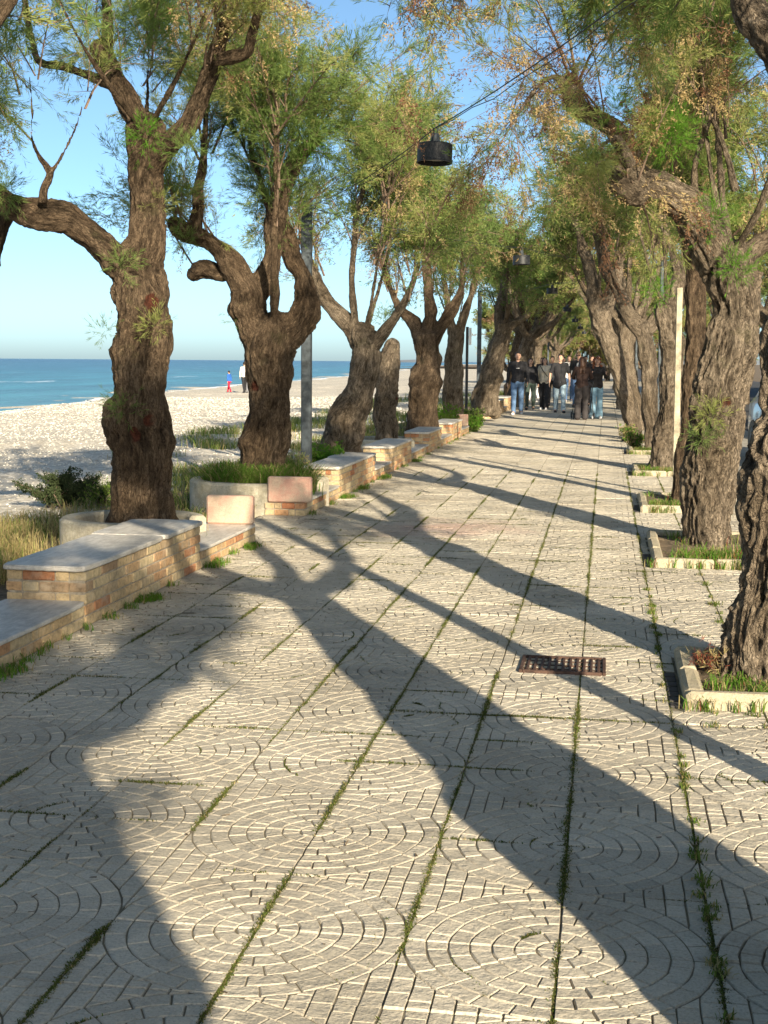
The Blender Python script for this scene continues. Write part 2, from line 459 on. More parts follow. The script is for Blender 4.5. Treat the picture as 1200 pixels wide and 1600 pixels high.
def build_paving():
    Vs = []; Fs = []; Ns = []; Rn = []; base = 0
    x_lo = GX0 - 8 * T; y_lo = GY0 - 5 * T
    SL = []                                     # far slabs
    for i in range(-8, 4):
        for j in range(-6, 260):
            X = GX0 + i * T; Y = GY0 + j * T
            if Y > 60: continue
            cx, cy = X + T / 2, Y + T / 2
            detail = Y < 30
            if not detail:
                P = [np.array([[.006, .006], [T - .006, .006], [T - .006, T - .006], [.006, T - .006]])]
            else:
                P = QB
            fx = (i % 2) == 1; fy = (j % 2) == 1
            tilt = rng.normal(0, .0022, 3); trn = rng.random()
            for B in P:
                B = B.copy()
                if fx: B[:, 0] = T - B[:, 0]
                if fy: B[:, 1] = T - B[:, 1]
                if fx != fy: B = B[::-1]
                c = B.mean(0); k = len(B)
                if in_pit(c[0] + X, c[1] + Y) or in_slot(c[0] + X, c[1] + Y): continue
                ins = .0035 if detail else .004
                dl = c - B; L = np.linalg.norm(dl, axis=1, keepdims=True)
                top = B + dl / L * np.minimum(ins, L * .4)
                jz = rng.normal(0, .0006)
                tz = jz + tilt[0] * .5 + (top[:, 0] / T - .5) * tilt[1] + (top[:, 1] / T - .5) * tilt[2]
                wob = np.column_stack([vn(np.column_stack([(B[:, 0] + X) * 31, (B[:, 1] + Y) * 31, B[:, 0] * 0])), vn(np.column_stack([(B[:, 0] + X) * 31, (B[:, 1] + Y) * 31, B[:, 0] * 0 + 7.5]))]) * .0024 if Y < 14 else 0.
                B = B + wob; top = top + wob
                lower = np.column_stack([B[:, 0] + X, B[:, 1] + Y, np.full(k, -.0050 if detail else -.004)])
                up_ = np.column_stack([top[:, 0] + X, top[:, 1] + Y, tz])
                Vs.append(lower); Vs.append(up_)
                Fs.append(base + k + np.arange(k)); Ns.append(k)
                for q in range(k):
                    q2 = (q + 1) % k; Fs.append(np.array([base + q, base + q2, base + k + q2, base + k + q])); Ns.append(4)
                Rn.extend([.5 * trn + .5 * rng.random()] * (k + 1)); base += 2 * k
    me = npmesh('paving', np.concatenate(Vs), np.concatenate(Fs), np.array(Ns), attrs={'rnd': ('FACE', 'FLOAT', np.array(Rn))})
    tag(link('pavement', me, None, [M['paving']]), kind='structure')
build_paving()
def sheet(name, X0, X1, Y0, Y1, nx, ny, zf, mat, kind='structure', smooth=True, xs=None, ys=None):
    xs = np.linspace(X0, X1, nx) if xs is None else xs; ys = np.linspace(Y0, Y1, ny) if ys is None else ys
    nx, ny = len(xs), len(ys)
    gx, gy = np.meshgrid(xs, ys); V = np.column_stack([gx.ravel(), gy.ravel(), zf(gx.ravel(), gy.ravel())])
    i = (np.arange(ny - 1)[:, None] * nx + np.arange(nx - 1)[None]).ravel()
    Fc = np.column_stack([i, i + 1, i + nx + 1, i + nx])
    o = link(name, npmesh(name, V, Fc, 4, smooth=smooth), None, [mat]); tag(o, kind=kind); return o
# groove bed under the tiles, then far pavement
bed = MB()
bed.add([(-3.3, -6, -.0052), (1.5, -6, -.0052), (1.5, 60.6, -.0052), (-3.3, 60.6, -.0052)], [(0, 1, 2, 3)])
tag(bed.build('paving_bed', M['groove']), kind='structure')
fp = MB(); fp.add([(-3.3, 60.6, -.003), (1.5, 60.6, -.003), (1.5, 400, -.003), (-3.3, 400, -.003)], [(0, 1, 2, 3)])
fp.add([(-3.3, -6, -.001), (1.5, -6, -.001), (1.5, GY0 - 6 * T - .003, -.001), (-3.3, GY0 - 6 * T - .003, -.001)], [(0, 1, 2, 3)])
tag(fp.build('far_pavement', M['paving']), kind='structure')

# ---- beach
def mat_beach():
    n = N('pale shingle'); v = n.coord('Object')
    vo = n.n('TexVoronoi'); n.set(vo, 'Vector', v); vo.inputs['Scale'].default_value = 14; vo.inputs['Randomness'].default_value = 1
    sx = n.n('SeparateColor'); n.set(sx, 0, vo.outputs['Color'])
    c = n.ramp(sx.outputs[0], [(0, (.46, .42, .35)), (.35, (.64, .59, .49)), (.7, (.74, .69, .59)), (1, (.80, .76, .67))])
    dk = n.ramp(vo.outputs['Distance'], [(.35, 1), (.9, .84)])
    c = n.mix(1, c, dk, 'MULTIPLY')
    l = n.ramp(n.noise(v, .35, 5, .65), [(.35, (.84, .82, .78)), (.6, (1, .98, .94))])
    c = n.mix(1, c, l, 'MULTIPLY')
    se = n.n('SeparateXYZ'); n.set(se, 0, v)
    wet = n.ramp(n.math('MULTIPLY_ADD', se.outputs[2], -20., -12.2), [(.0, 0), (1., .55)])
    c = n.mix(wet, c, (.42, .36, .26))
    h = n.math('SUBTRACT', n.math('MULTIPLY', sx.outputs[1], .4), vo.outputs['Distance'])
    h2 = n.math('ADD', h, n.math('MULTIPLY', n.noise(v, 3, 6, .7), 3))
    return n.fin(c, .95, n.bump(h2, .012), spec=.1)
SEA_Z = -.62
def shore_x(y): return -24.6 - (y - 56) * .085 + 1.1 * np.sin(y * .045) + .5 * np.sin(y * .13 + 1)
def beach_z(x, y):
    t = np.clip((-3.6 - x) / (-3.6 - shore_x(y)), 0, 1.6)
    z = -.10 + (SEA_Z + .10) * t ** .9
    p = np.column_stack([x * .35, y * .35, 0 * x]); q = np.column_stack([x * 1.3, y * 1.3, 0 * x + 5])
    berm = .16 * np.exp(-((t - .86) / .10) ** 2)
    return z + .07 * fbm(p, 3) * np.clip((-4.2 - x) / 2, 0, 1) + .022 * fbm(q, 3) * np.clip((-4.2 - x) / 1., 0, 1) + berm * .7
xs = np.concatenate([np.linspace(-160, -45, 24)[:-1], np.linspace(-45, -3.3, 180)])
ys = np.concatenate([np.linspace(-25, 110, 330)[:-1], np.geomspace(110, 1200, 60)])
tag(sheet('beach', 0, 0, 0, 0, 0, 0, beach_z, mat_beach(), xs=xs, ys=ys), kind='structure')
# individual pebbles nearer the promenade, uncountable
def scatter_pebbles():
    Nn = 42000
    y = 9 + 62 * rng.random(Nn) ** 1.3; x = -4.6 - rng.random(Nn) ** .9 * 20
    keep = x / y > -.50; x = x[keep]; y = y[keep]; Nn = len(x)
    z = beach_z(x, y)
    # octahedra flattened
    s = rng.uniform(.009, .026, Nn) * (1 + (y - 9) / 30)
    oc = np.array([[1, 0, 0], [0, 1, 0], [-1, 0, 0], [0, -1, 0], [.1, .1, .7], [0, 0, -.5]], float)
    sc_ = np.column_stack([s * rng.uniform(.7, 1.3, Nn), s * rng.uniform(.6, 1.1, Nn), s * rng.uniform(.5, .9, Nn)])
    a = rng.uniform(0, 6.28, Nn); ca, sa = np.cos(a), np.sin(a)
    P = oc[None] * sc_[:, None]
    X = P[..., 0] * ca[:, None] - P[..., 1] * sa[:, None]; Y2 = P[..., 0] * sa[:, None] + P[..., 1] * ca[:, None]
    V = np.stack([X + x[:, None], Y2 + y[:, None], P[..., 2] + z[:, None]], -1).reshape(-1, 3)
    f = np.array([[0, 1, 4], [1, 2, 4], [2, 3, 4], [3, 0, 4], [1, 0, 5], [2, 1, 5], [3, 2, 5], [0, 3, 5]])
    Fc = (f[None] + 6 * np.arange(Nn)[:, None, None]).reshape(-1, 3)
    me = npmesh('pebbles', V, Fc, 3, attrs={'rnd': ('FACE', 'FLOAT', np.repeat(rng.random(Nn), 8))}, smooth=True)
    n = N('white pebble'); r = n.attr('rnd')
    c = n.ramp(r, [(0, (.30, .28, .24)), (.3, (.54, .50, .42)), (1, (.70, .66, .57))])
    mt = n.fin(c, .8, spec=.2)
    o = link('pebbles', me, None, [mt]); tag(o, 'loose pale pebbles spread over the beach', 'pebbles', kind='stuff')
scatter_pebbles()

# ---- sea
def mat_sea():
    n = N('sea water'); v = n.coord('Object')
    se = n.n('SeparateXYZ'); n.set(se, 0, v)
    d = n.math('MULTIPLY', n.math('ADD', se.outputs[0], 24), -1 / 420.)
    c = n.ramp(d, [(0, (.08, .25, .27)), (.04, (.04, .19, .22)), (.25, (.022, .12, .17)), (1, (.016, .08, .13))])
    st = n.noise(n.scale(v, (.35, .09, 1)), .55, 5, .6)
    c = n.mix(1, c, n.ramp(st, [(.3, .5), (.7, 1.5)]), 'MULTIPLY')
    wv = n.noise(n.scale(v, (1, .22, 1)), .16, 6, .72, .2)
    cap_ = n.ramp(wv, [(.635, 0), (.67, .9)])
    c = n.mix(cap_, c, (.75, .80, .80))
    h = n.math('ADD', n.math('MULTIPLY', n.noise(n.scale(v, (1, .35, 1)), .5, 6, .65), 1.2), n.math('MULTIPLY', n.noise(n.scale(v, (1, .5, 1)), 3.5, 4, .6), .12))
    return n.fin(c, .28, n.bump(h, .9, .9), spec=.35)
sm_ = MB(); S_ = 20000
sm_.add([(-S_, -300, SEA_Z), (-15, -300, SEA_Z), (-15, 1500, SEA_Z), (-15, S_, SEA_Z), (-S_, S_, SEA_Z)], [(0, 1, 2, 3, 4)])
tag(sm_.build('sea', mat_sea()), kind='structure')
# foam line along the shore
def foam():
    Vs = []; Fc = []; b = 0
    n = 700; y = np.geomspace(30, 700, n)
    for off, wd, ph in ((0., .55, 0),):
        xx = shore_x(y) + off + .35 * vn(np.column_stack([y * .6 + ph, y * 0, y * 0])) 
        ww = wd * np.clip(.35 + vn(np.column_stack([y * .5 + ph * 7, y * 0 + 3, y * 0])) * 1.2 + (.5 if off == 0 else -.25), .0, 1.5) * .5
        z = SEA_Z + .02 + .05 * np.clip(ww, 0, 1)
        L = np.column_stack([xx - ww, y, np.full(n, SEA_Z + .012)]); Mi = np.column_stack([xx, y, z + .04]); Rr = np.column_stack([xx + ww, y, np.full(n, SEA_Z + .012)])
        Vs += [L, Mi, Rr]; i = np.arange(n - 1)
        for k in (0, 1): Fc.append(np.column_stack([b + k * n + i, b + (k + 1) * n + i, b + (k + 1) * n + i + 1, b + k * n + i + 1]))
        b += 3 * n
    o = link('surf_foam', npmesh('foam', np.concatenate(Vs), np.concatenate(Fc), 4, smooth=True), None, [mat_simple('foam white', (.8, .82, .82), .8, var=.1)])
    tag(o, 'thin white foam where small waves break on the beach', 'foam', kind='stuff')
foam()
# ---- far headland
def hills():
    n = 120; t = np.linspace(0, 1, n); x = -560 + 2400 * t; y = 3300 + 0 * t
    h = np.clip(26 * (fbm(np.column_stack([t * 9, t * 0, t * 0]), 4) + .75) * np.clip(t * 5, 0, 1), 0, 200) + 90 * np.clip(t - .5, 0, 1)
    V = np.concatenate([np.column_stack([x, y, 0 * x - 2]), np.column_stack([x, y + 120, h]), np.column_stack([x, y + 500, 0 * x - 2])])
    i = np.arange(n - 1); Fc = np.concatenate([np.column_stack([i + k * n, i + 1 + k * n, i + 1 + (k + 1) * n, i + (k + 1) * n]) for k in (0, 1)])
    o = link('hills', npmesh('hills', V, Fc, 4, smooth=True), None, [mat_simple('distant land', (.22, .25, .27), 1, nscale=.02, bump=0)])
    tag(o, kind='structure')
hills()
# ---- ground to the right: verge, road and land
road = MB(); road.add([(1.5, -30, -.012), (3.2, -30, -.012), (3.2, 400, -.012), (1.5, 400, -.012)], [(0, 1, 2, 3)])
tag(road.build('side_path', mat_simple('worn concrete path', (.36, .33, .27), .9, nscale=5)), kind='structure')
road = MB(); road.add([(3.2, -30, -.016), (13, -30, -.016), (13, 400, -.016), (3.2, 400, -.016)], [(0, 1, 2, 3)])
tag(road.build('road', mat_simple('asphalt', (.06, .06, .06), .9, nscale=3)), kind='structure')
gr = MB(); gr.add([(13, -300, -.02), (3000, -300, -.02), (3000, 3300, -.02), (13, 3300, -.02)], [(0, 1, 2, 3)])
gr.add([(-3.32, -40, -.11), (13, -40, -.11), (13, -6, -.11), (-3.32, -6, -.11)], [(0, 1, 2, 3)])
gr.add([(-60, 400, -.05), (13, 400, -.05), (13, 3300, -.05), (-120, 3300, -.05)], [(0, 1, 2, 3)])
tag(gr.build('ground', M['soil']), kind='structure')
# soil strip under the left row of trees
def strip_z(x, y): return -.03 - .06 * np.clip((-3.3 - x) / 2.6, 0, 1) ** 1 + .02 * fbm(np.column_stack([x * 2, y * 2, x * 0]), 3)
tag(sheet('soil_strip', -5.6, -2.9, -6, 120, 18, 500, lambda x, y: strip_z(x, y) - .10 * np.clip((-5.0 - x) / .6, 0, 1) + np.where(x > -3.0, -.05, 0), M['soil']), kind='structure')
# tree pit soil
for k, (a, b, c, d) in enumerate(PITS):
    def zf(x, y, a=a, b=b, c=c, d=d):
        return .035 + .02 * fbm(np.column_stack([x * 6, y * 6, x * 0]), 3)
    tag(sheet('pit_soil', a + .06, b - .02, c + .06, d - .02, 16, 20, zf, M['soil']), kind='structure')

# ================================================================== TREES
def spline(P, step):
    "Catmull-Rom through rows (x,y,z,r), resampled"
    P = np.asarray(P, float)
    if len(P) < 3: P = np.vstack([P[0], (P[0] + P[-1]) / 2, P[-1]])
    Q = np.vstack([2 * P[0] - P[1], P, 2 * P[-1] - P[-2]]); out = []
    for i in range(1, len(Q) - 2):
        L = np.linalg.norm(Q[i + 1][:3] - Q[i][:3]); n = max(1, int(L / step))
        for t in np.arange(n) / n:
            a, b, c, d = Q[i - 1], Q[i], Q[i + 1], Q[i + 2]
            out.append(.5 * ((2 * b) + (-a + c) * t + (2 * a - 5 * b + 4 * c - d) * t * t + (-a + 3 * b - 3 * c + d) * t ** 3))
    out.append(P[-1]); out = np.array(out); out[:, 3] = np.maximum(out[:, 3], .008); return out
WF = {}
def px_limb(pts, Y, dys=0., wob=0.):
    "pts (px, py, width px); depth drifts by dys metres over the limb"
    out = []; n = len(pts)
    for i, (x, y, w_) in enumerate(pts):
        yy = Y + dys * (i / max(n - 1, 1)) ** 1.2
        p = at(x, y, yy); out.append((*p, w_ * yy / 2213 / 2 * (1.16 if Y < 7.5 else .84 if 11.5 < Y < 12.5 else .82 if Y > 17 else 1.)))
    return np.array(out)
def make_wood(limbs, voxel, seed, rough=1., lumps=1., marks=()):
    limbs = [np.column_stack([l[:, :3], l[:, 3] * .83]) for l in limbs]
    S = [spline(l, max(voxel * 2.2, .04)) for l in limbs]
    for k_, s in enumerate(S):
        L_ = np.arange(len(s)) * max(voxel * 2.2, .04); q_ = np.column_stack([L_ * 4.5 + seed * 5 + k_ * 9, L_ * 0, L_ * 0])
        env = np.clip(np.minimum(np.arange(len(s)), 6) / 6., 0, 1)
        am_ = .5 if k_ == 0 else 1.
        s[:, 3] *= 1 + .15 * am_ * vn(q_ * (.6 + .4 * am_)) * env
        for a_ in (0, 1, 2): s[:, a_] += (vn(q_ * .9 + 3.3 * (a_ + 1)) * s[:, 3] * .30 * am_) * env
    mb = MB()
    for s in S:
        n = 20 if s[:, 3].max() > .08 else 10
        mb.tube([tuple(p[:3]) for p in s], [r for r in s[:, 3]], n)
        mb.ball(tuple(s[-1][:3]), s[-1][3] * 1.02, n)
    me = remesh(mb, voxel, 3)
    nv = len(me.vertices); V = np.empty(nv * 3, np.float32); me.vertices.foreach_get('co', V); V = V.reshape(-1, 3).astype(float)
    Nm = np.empty(nv * 3, np.float32); me.vertices.foreach_get('normal', Nm); Nm = Nm.reshape(-1, 3).astype(float)
    # nearest axis point and frame
    C = []; Tn = []; U = []; Ss = []; Rr = []; off = 0
    for s in S:
        p = s[:, :3]; t = np.gradient(p, axis=0); t /= np.linalg.norm(t, axis=1, keepdims=True) + 1e-9
        u = np.cross(t[0], [.3, 1, .1]); us = []
        for tt in t:
            u = u - tt * (u @ tt); u = u / (np.linalg.norm(u) + 1e-9); us.append(u)
        d = np.concatenate([[0], np.cumsum(np.linalg.norm(np.diff(p, axis=0), axis=1))]) + off; off = d[-1] + 3
        C.append(p); Tn.append(t); U.append(np.array(us)); Ss.append(d); Rr.append(s[:, 3])
    C = np.concatenate(C); Tn = np.concatenate(Tn); U = np.concatenate(U); Ss = np.concatenate(Ss); Rr = np.concatenate(Rr)
    idx = np.empty(nv, int)
    for a in range(0, nv, 4000):
        d = np.linalg.norm(V[a:a + 4000, None] - C[None], axis=2) - Rr[None]; idx[a:a + 4000] = d.argmin(1)
    rel = V - C[idx]; t = Tn[idx]; u = U[idx]; w_ = np.cross(t, u)
    q = np.column_stack([(rel * u).sum(1), (rel * w_).sum(1), (Ss[idx] + (rel * t).sum(1)) * .30]) + seed * 3.7
    # displacement
    rad = Rr[idx]
    big = fbm(V * 3.2 + seed * 9, 2) * .16 * rad * lumps
    flute = fbm(np.column_stack([q[:, 0] * 5.5, q[:, 1] * 5.5, q[:, 2] * 2.0]) + 3, 2) * .12 * rad * lumps
    warp = q + .018 * np.column_stack([vn(V * 7 + 1), vn(V * 7 + 5), vn(V * 7 + 9)]) 
    fu = np.zeros(nv)
    warp = warp + .03 * np.column_stack([vn(V * 2.6 + 31), vn(V * 2.6 + 35), vn(V * 2.6 + 39)])
    for fr, am in ((13, .26 * rough), (27, .36), (52, .34)):
        if fr * voxel > 1.3: continue
        fu += am * (.55 - 2.2 * np.abs(vn(warp * np.array([fr, fr, fr * .8]) + fr)))
    fud = fu * .036 * rough * np.clip(rad / .2, .25, 1.)
    knot = np.clip(vn(V * 4.5 + seed * 3 + 50) - .25, 0, 1) * .38 * rad * lumps
    big = big + knot; mk = np.zeros(nv)
    for p, rr, kd in marks:
        dd = np.linalg.norm((V - np.array(p)) * np.array([1, .6, .8]), axis=1) / rr + .35 * vn(V * 22)
        wgt = np.clip(1.25 - dd, 0, 1)
        mk = np.where(wgt > 0, (1 if kd == 'scar' else -1) * np.clip(wgt * 2.5, 0, 1), mk)
        if kd == 'scar': fud = fud - wgt * rr * .75 + np.exp(-((dd - 1.35) / .22) ** 2) * rr * .22
    V2 = V + Nm * (big + flute + fud)[:, None]
    me.vertices.foreach_set('co', V2.astype(np.float32).ravel())
    a = me.attributes.new('bark', 'FLOAT_VECTOR', 'POINT'); a.data.foreach_set('vector', q.astype(np.float32).ravel())
    cav = np.clip(.5 + fu * .55 + (flute / (.12 * rad + 1e-6)) * .15, 0, 1)
    a = me.attributes.new('mark', 'FLOAT', 'POINT'); a.data.foreach_set('value', mk.astype(np.float32))
    a = me.attributes.new('cav', 'FLOAT', 'POINT'); a.data.foreach_set('value', cav.astype(np.float32))
    me.polygons.foreach_set('use_smooth', np.ones(len(me.polygons), bool)); me.update()
    return me, S
def norm(a): return a / (np.linalg.norm(a, axis=-1, keepdims=True) + 1e-9)
def needles(P, D, n, ln, wd, spread, mi, r):
    "n tapered needles fanned along each sprig (P start, D direction*length)"
    k = len(P); L = np.linalg.norm(D, axis=1)[:, None, None]
    u = r.random((k, n, 1)) ** .8
    base = P[:, None] + D[:, None] * u
    dirn = norm(norm(D)[:, None] + r.normal(0, spread, (k, n, 3)))
    tip = base + dirn * (ln * r.uniform(.6, 1.3, (k, n, 1)))
    side = norm(np.cross(dirn, r.normal(0, 1, (k, n, 3)))) * (wd * r.uniform(.7, 1.3, (k, n, 1)) / 2)
    mid = base * .55 + tip * .45
    V = np.stack([base, mid - side, tip, mid + side], 2).reshape(-1, 3)
    return V, np.repeat(mi, n)
def foliage(orig, dirs, seed, n_shoot, length, wscale, dens=1., droop=.25, mixw=(.52, .30, .13, .05), n_bl=16, n_sp=9, n_nd=9, tufts=(), fine=1.):
    "shoots rising from pollarded limbs, branchlets, sprigs, needles"
    r = np.random.default_rng(seed)
    i = r.integers(0, len(orig), n_shoot); o = orig[i] + r.normal(0, .04, (n_shoot, 3))
    d = norm(dirs[i] * .55 + np.array([0, 0, .75]) + r.normal(0, .42, (n_shoot, 3)))
    L = length * r.uniform(.5, 1.15, n_shoot)[:, None]
    bend = r.normal(0, .10, (n_shoot, 3)) * L
    def pos(u, j): # u (m,1)
        return o[j] + d[j] * L[j] * u + bend[j] * u * u * 2 - np.array([0, 0, 1]) * droop * L[j] * u ** 2.4
    # wood of shoots
    K = 7; us = np.linspace(0, 1, K); tv = []; tf = []
    rad0 = r.uniform(.008, .02, n_shoot) * (length / 1.8)
    ang = np.arange(4) * math.pi / 2
    for a, uu in enumerate(us):
        p = pos(np.full((n_shoot, 1), uu), np.arange(n_shoot)); rr = rad0 * (1 - .85 * uu)
        ring = p[:, None] + np.stack([np.cos(ang), np.sin(ang), 0 * ang], -1)[None] * rr[:, None, None]
        tv.append(ring)
    tv = np.stack(tv, 1)     # shoot, K, 4, 3
    bidx = (np.arange(n_shoot) * K * 4)[:, None, None] + (np.arange(K - 1) * 4)[None, :, None]
    j4 = np.arange(4)[None, None]; j5 = (j4 + 1) % 4
    tf = np.stack([bidx + j4, bidx + j5, bidx + j5 + 4, bidx + j4 + 4], -1).reshape(-1, 4)
    tvf = tv.reshape(-1, 3)
    # branchlets
    nb = int(n_bl * dens); j = np.repeat(np.arange(n_shoot), nb); u = r.uniform(.12, 1., (len(j), 1))
    bp = pos(u, j); tang = norm(pos(np.minimum(u + .05, 1.05), j) - pos(u, j))
    bd = norm(tang * .7 + r.normal(0, .55, (len(j), 3)) + np.array([0, 0, .1])) * (length * .25 * r.uniform(.5, 1.3, (len(j), 1)) * (1.15 - .5 * u))
    # branchlet wood: thin slivers
    side = norm(np.cross(bd, r.normal(0, 1, bd.shape))) * .0035 * wscale
    nv0 = len(tvf); bw = np.stack([bp - side, bp + side, bp + bd], 1).reshape(-1, 3)
    # colour class per branchlet, clumped
    cl = fbm(bp * .9 + seed, 2) + r.normal(0, .17, len(j))
    qs = np.quantile(cl, np.cumsum(mixw)[:-1]); kind = np.searchsorted(qs, cl)
    # sprigs
    k = np.repeat(np.arange(len(j)), n_sp); v = r.uniform(.1, 1., (len(k), 1))
    sp = bp[k] + bd[k] * v - np.array([0, 0, 1]) * .12 * (v ** 2) * np.linalg.norm(bd[k], axis=1, keepdims=True)
    sd_ = norm(norm(bd[k]) + r.normal(0, .38, (len(k), 3)) - np.array([0, 0, .12])) * r.uniform(.09, .22, (len(k), 1))
    kk = kind[k]
    Vs = []; Ms = []
    g = kk < 2
    V, m_ = needles(sp[g], sd_[g], int(n_nd * fine), .058, .0060 * wscale / fine ** .85, .36, kk[g], r); Vs.append(V); Ms.append(m_)
    g = kk >= 2
    sdd = sd_[g] * .6; sdd[:, 2] -= .07
    V, m_ = needles(sp[g], sdd, int(n_nd * .8) + 1, .026, .0075 * wscale ** .7, .9, kk[g], r); Vs.append(V); Ms.append(m_)
    for (c, rad, cnt, slot) in tufts:
        c = np.array(c); dv = norm(r.normal(0, 1, (cnt, 3)) + np.array([0, -.25, .5])); p = c + dv * rad * r.uniform(0, .8, (cnt, 1))
        V, m_ = needles(p, norm(dv + r.normal(0, .4, (cnt, 3))) * r.uniform(.06, .16, (cnt, 1)), int(n_nd * 1.5), .05, .0032 * wscale, .4, np.full(cnt, slot), r)
        Vs.append(V); Ms.append(m_)
    V = np.concatenate(Vs); mi = np.concatenate(Ms)
    crown = npmesh('crown', V, np.arange(len(V)), 4, mi=mi)
    tw = npmesh('twigs', np.concatenate([tvf, bw]), np.concatenate([tf.ravel(), nv0 + np.arange(len(bw))]),
                np.concatenate([np.full(len(tf), 4), np.full(len(bw) // 3, 3)]))
    return crown, tw
SHOOT_K = 1.4
CM = [M['g1'], M['g2'], M['g3'], M['g4'], M['g5']]
def hang(root, limb, seed, n, length, droop, mixw, wscale=1., sag=.4, n_bl=14, n_sp=8, n_nd=8):
    me, S = make_wood([limb], .02, seed); sh = Matrix.Translation((-root.location.x, -root.location.y, 0)); me.transform(sh)
    link('branch', me, root, [M['bark']])
    s_ = S[0]; t = norm(np.gradient(s_[:, :3], axis=0)); k = np.arange(len(s_)) > len(s_) * .25
    D = t[k] * 1.0 - np.array([0, 0, sag + .6])
    c, tw = foliage(s_[k, :3], D, seed, n, length, wscale, 1., droop, mixw, n_bl, n_sp, n_nd, (), 1.5)
    c.transform(sh); tw.transform(sh); link('hanging_sprays', c, root, CM); link('twigs', tw, root, [M['twig']])
def tree(limbs, label, base, voxel=.02, seed=1, bark='bark', n_shoot=60, length=1.7, wscale=1., zmin=2.3, extra=4, spread=1.4, group=None,
         mixw=(.52, .30, .13, .05), tufts=(), droop=.25, dens=1., name='tamarisk_tree', top=4.6, crown=True, rough=1., scars=(), cuts=(), n_bl=16, n_sp=9, n_nd=9, toward=(0, 0), fine=1.):
    r = np.random.default_rng(seed + 100)
    limbs = [np.asarray(l, float) for l in limbs]
    # limbs that the crown needs in the other directions
    if extra:
        f = max((l for l in limbs[:1]), key=lambda l: l[:, 2].max()); tip = f[-1]
        for k in range(extra):
            a = r.uniform(0, 6.28) if k > 1 else (math.pi / 2 if k else -math.pi / 2) + r.normal(0, .4)
            h = r.uniform(.55, 1.) * (top - tip[2]); rr = spread * r.uniform(.6, 1.1)
            r0 = tip[3] * .22
            dx, dy = math.cos(a) * rr + toward[0], math.sin(a) * rr + toward[1]
            limbs.append(np.array([(*tip[:3], r0), (tip[0] + dx * .35, tip[1] + dy * .35, tip[2] + h * .25, r0 * .75),
                                   (tip[0] + dx * .7, tip[1] + dy * .7, tip[2] + h * .6, r0 * .5), (tip[0] + dx, tip[1] + dy, tip[2] + h, r0 * .35)]))
    root = empty(name, (base[0], base[1], 0), label=label, cat='tree', group=group)
    wood, S = make_wood(limbs, voxel, seed, rough, .45 if seed == 31 else 1., marks=[(p, q, 'scar') for p, q in scars] + [(p, q, 'cut') for p, q in cuts])
    off = np.array([base[0], base[1], 0.])
    def shift(me):
        me.transform(Matrix.Translation((-off[0], -off[1], 0))); return me
    link('trunk', shift(wood), root, [M[bark]])
    if crown:
        O = []; D = []
        for s in S[1:] if len(S) > 1 else S:
            t = np.gradient(s[:, :3], axis=0); t = norm(t); n = len(s)
            k = (s[:, 2] > zmin) & (np.arange(n) > n * .45)
            wgt = np.where(np.arange(n) > n * .8, 3, 1)
            for a in np.nonzero(k)[0]:
                for _ in range(wgt[a]): O.append(s[a, :3]); D.append(t[a])
        O = np.array(O); D = np.array(D)
        c, tw = foliage(O, D, seed, int(n_shoot * SHOOT_K), length, wscale, dens, droop, mixw, n_bl, n_sp, n_nd, tufts, fine)
        link('crown', shift(c), root, CM); link('twigs', shift(tw), root, [M['twig']])
    return root

GL = 'tamarisk trees along the beach side of the promenade'; GR = 'tamarisk trees in kerbed pits along the road side'
# ---- left row
Y1 = 10.5
L1 = [px_limb([(224, 835, 132), (225, 800, 116), (225, 760, 110), (224, 700, 110), (221, 640, 108), (222, 580, 104), (224, 520, 98), (222, 465, 98), (214, 420, 96), (226, 375, 72), (229, 330, 62), (228, 280, 62), (231, 235, 66), (228, 205, 70)], Y1),
      px_limb([(215, 450, 62), (185, 410, 60), (150, 378, 62), (112, 352, 62), (70, 338, 64), (30, 325, 60), (-5, 305, 50), (-40, 270, 44), (-70, 210, 38), (-95, 140, 30)], Y1, -.7),
      px_limb([(10, 330, 44), (-4, 365, 34), (-8, 400, 22), (-2, 414, 12)], Y1, -.1),
      px_limb([(232, 230, 60), (208, 172, 52), (188, 135, 46), (172, 108, 42), (158, 84, 44)], Y1, .35),
      px_limb([(165, 95, 30), (168, 45, 24), (166, 0, 22), (170, -70, 20), (182, -150, 16), (186, -230, 10)], Y1 + .35, .5),
      px_limb([(178, 132, 28), (140, 118, 22), (105, 106, 20), (64, 98, 18), (50, 60, 15), (42, 15, 14), (32, -50, 12), (20, -120, 8)], Y1 + .2, .6),
      px_limb([(228, 270, 60), (262, 232, 48), (292, 196, 38), (312, 160, 36), (328, 115, 36), (340, 78, 32), (350, 45, 26)], Y1, -.4),
      px_limb([(336, 95, 26), (362, 88, 25), (386, 84, 22), (396, 50, 20), (410, 5, 18), (428, -50, 15), (436, -120, 10)], Y1 - .4, -.5),
      px_limb([(68, 318, 20), (68, 298, 16), (79, 272, 13), (62, 245, 11), (50, 215, 8), (50, 170, 7), (46, 120, 5)], Y1 - .45, .1),
      px_limb([(79, 272, 9), (98, 240, 8), (118, 200, 6), (134, 150, 4)], Y1 - .45, .2)]
t1 = [(at(240, 510, Y1 - .24), .10, 42, 1), (at(228, 215, Y1 - .28), .15, 70, 4), (at(190, 415, Y1 - .25), .13, 50, 0), (at(190, 640, Y1 - .22), .13, 60, 0), (at(165, 520, Y1 - .2), .10, 20, 0), (at(290, 235, Y1 - .3), .15, 70, 0), (at(5, 300, Y1 - .7), .16, 140, 0), (at(250, 325, Y1), .15, 40, 1)]
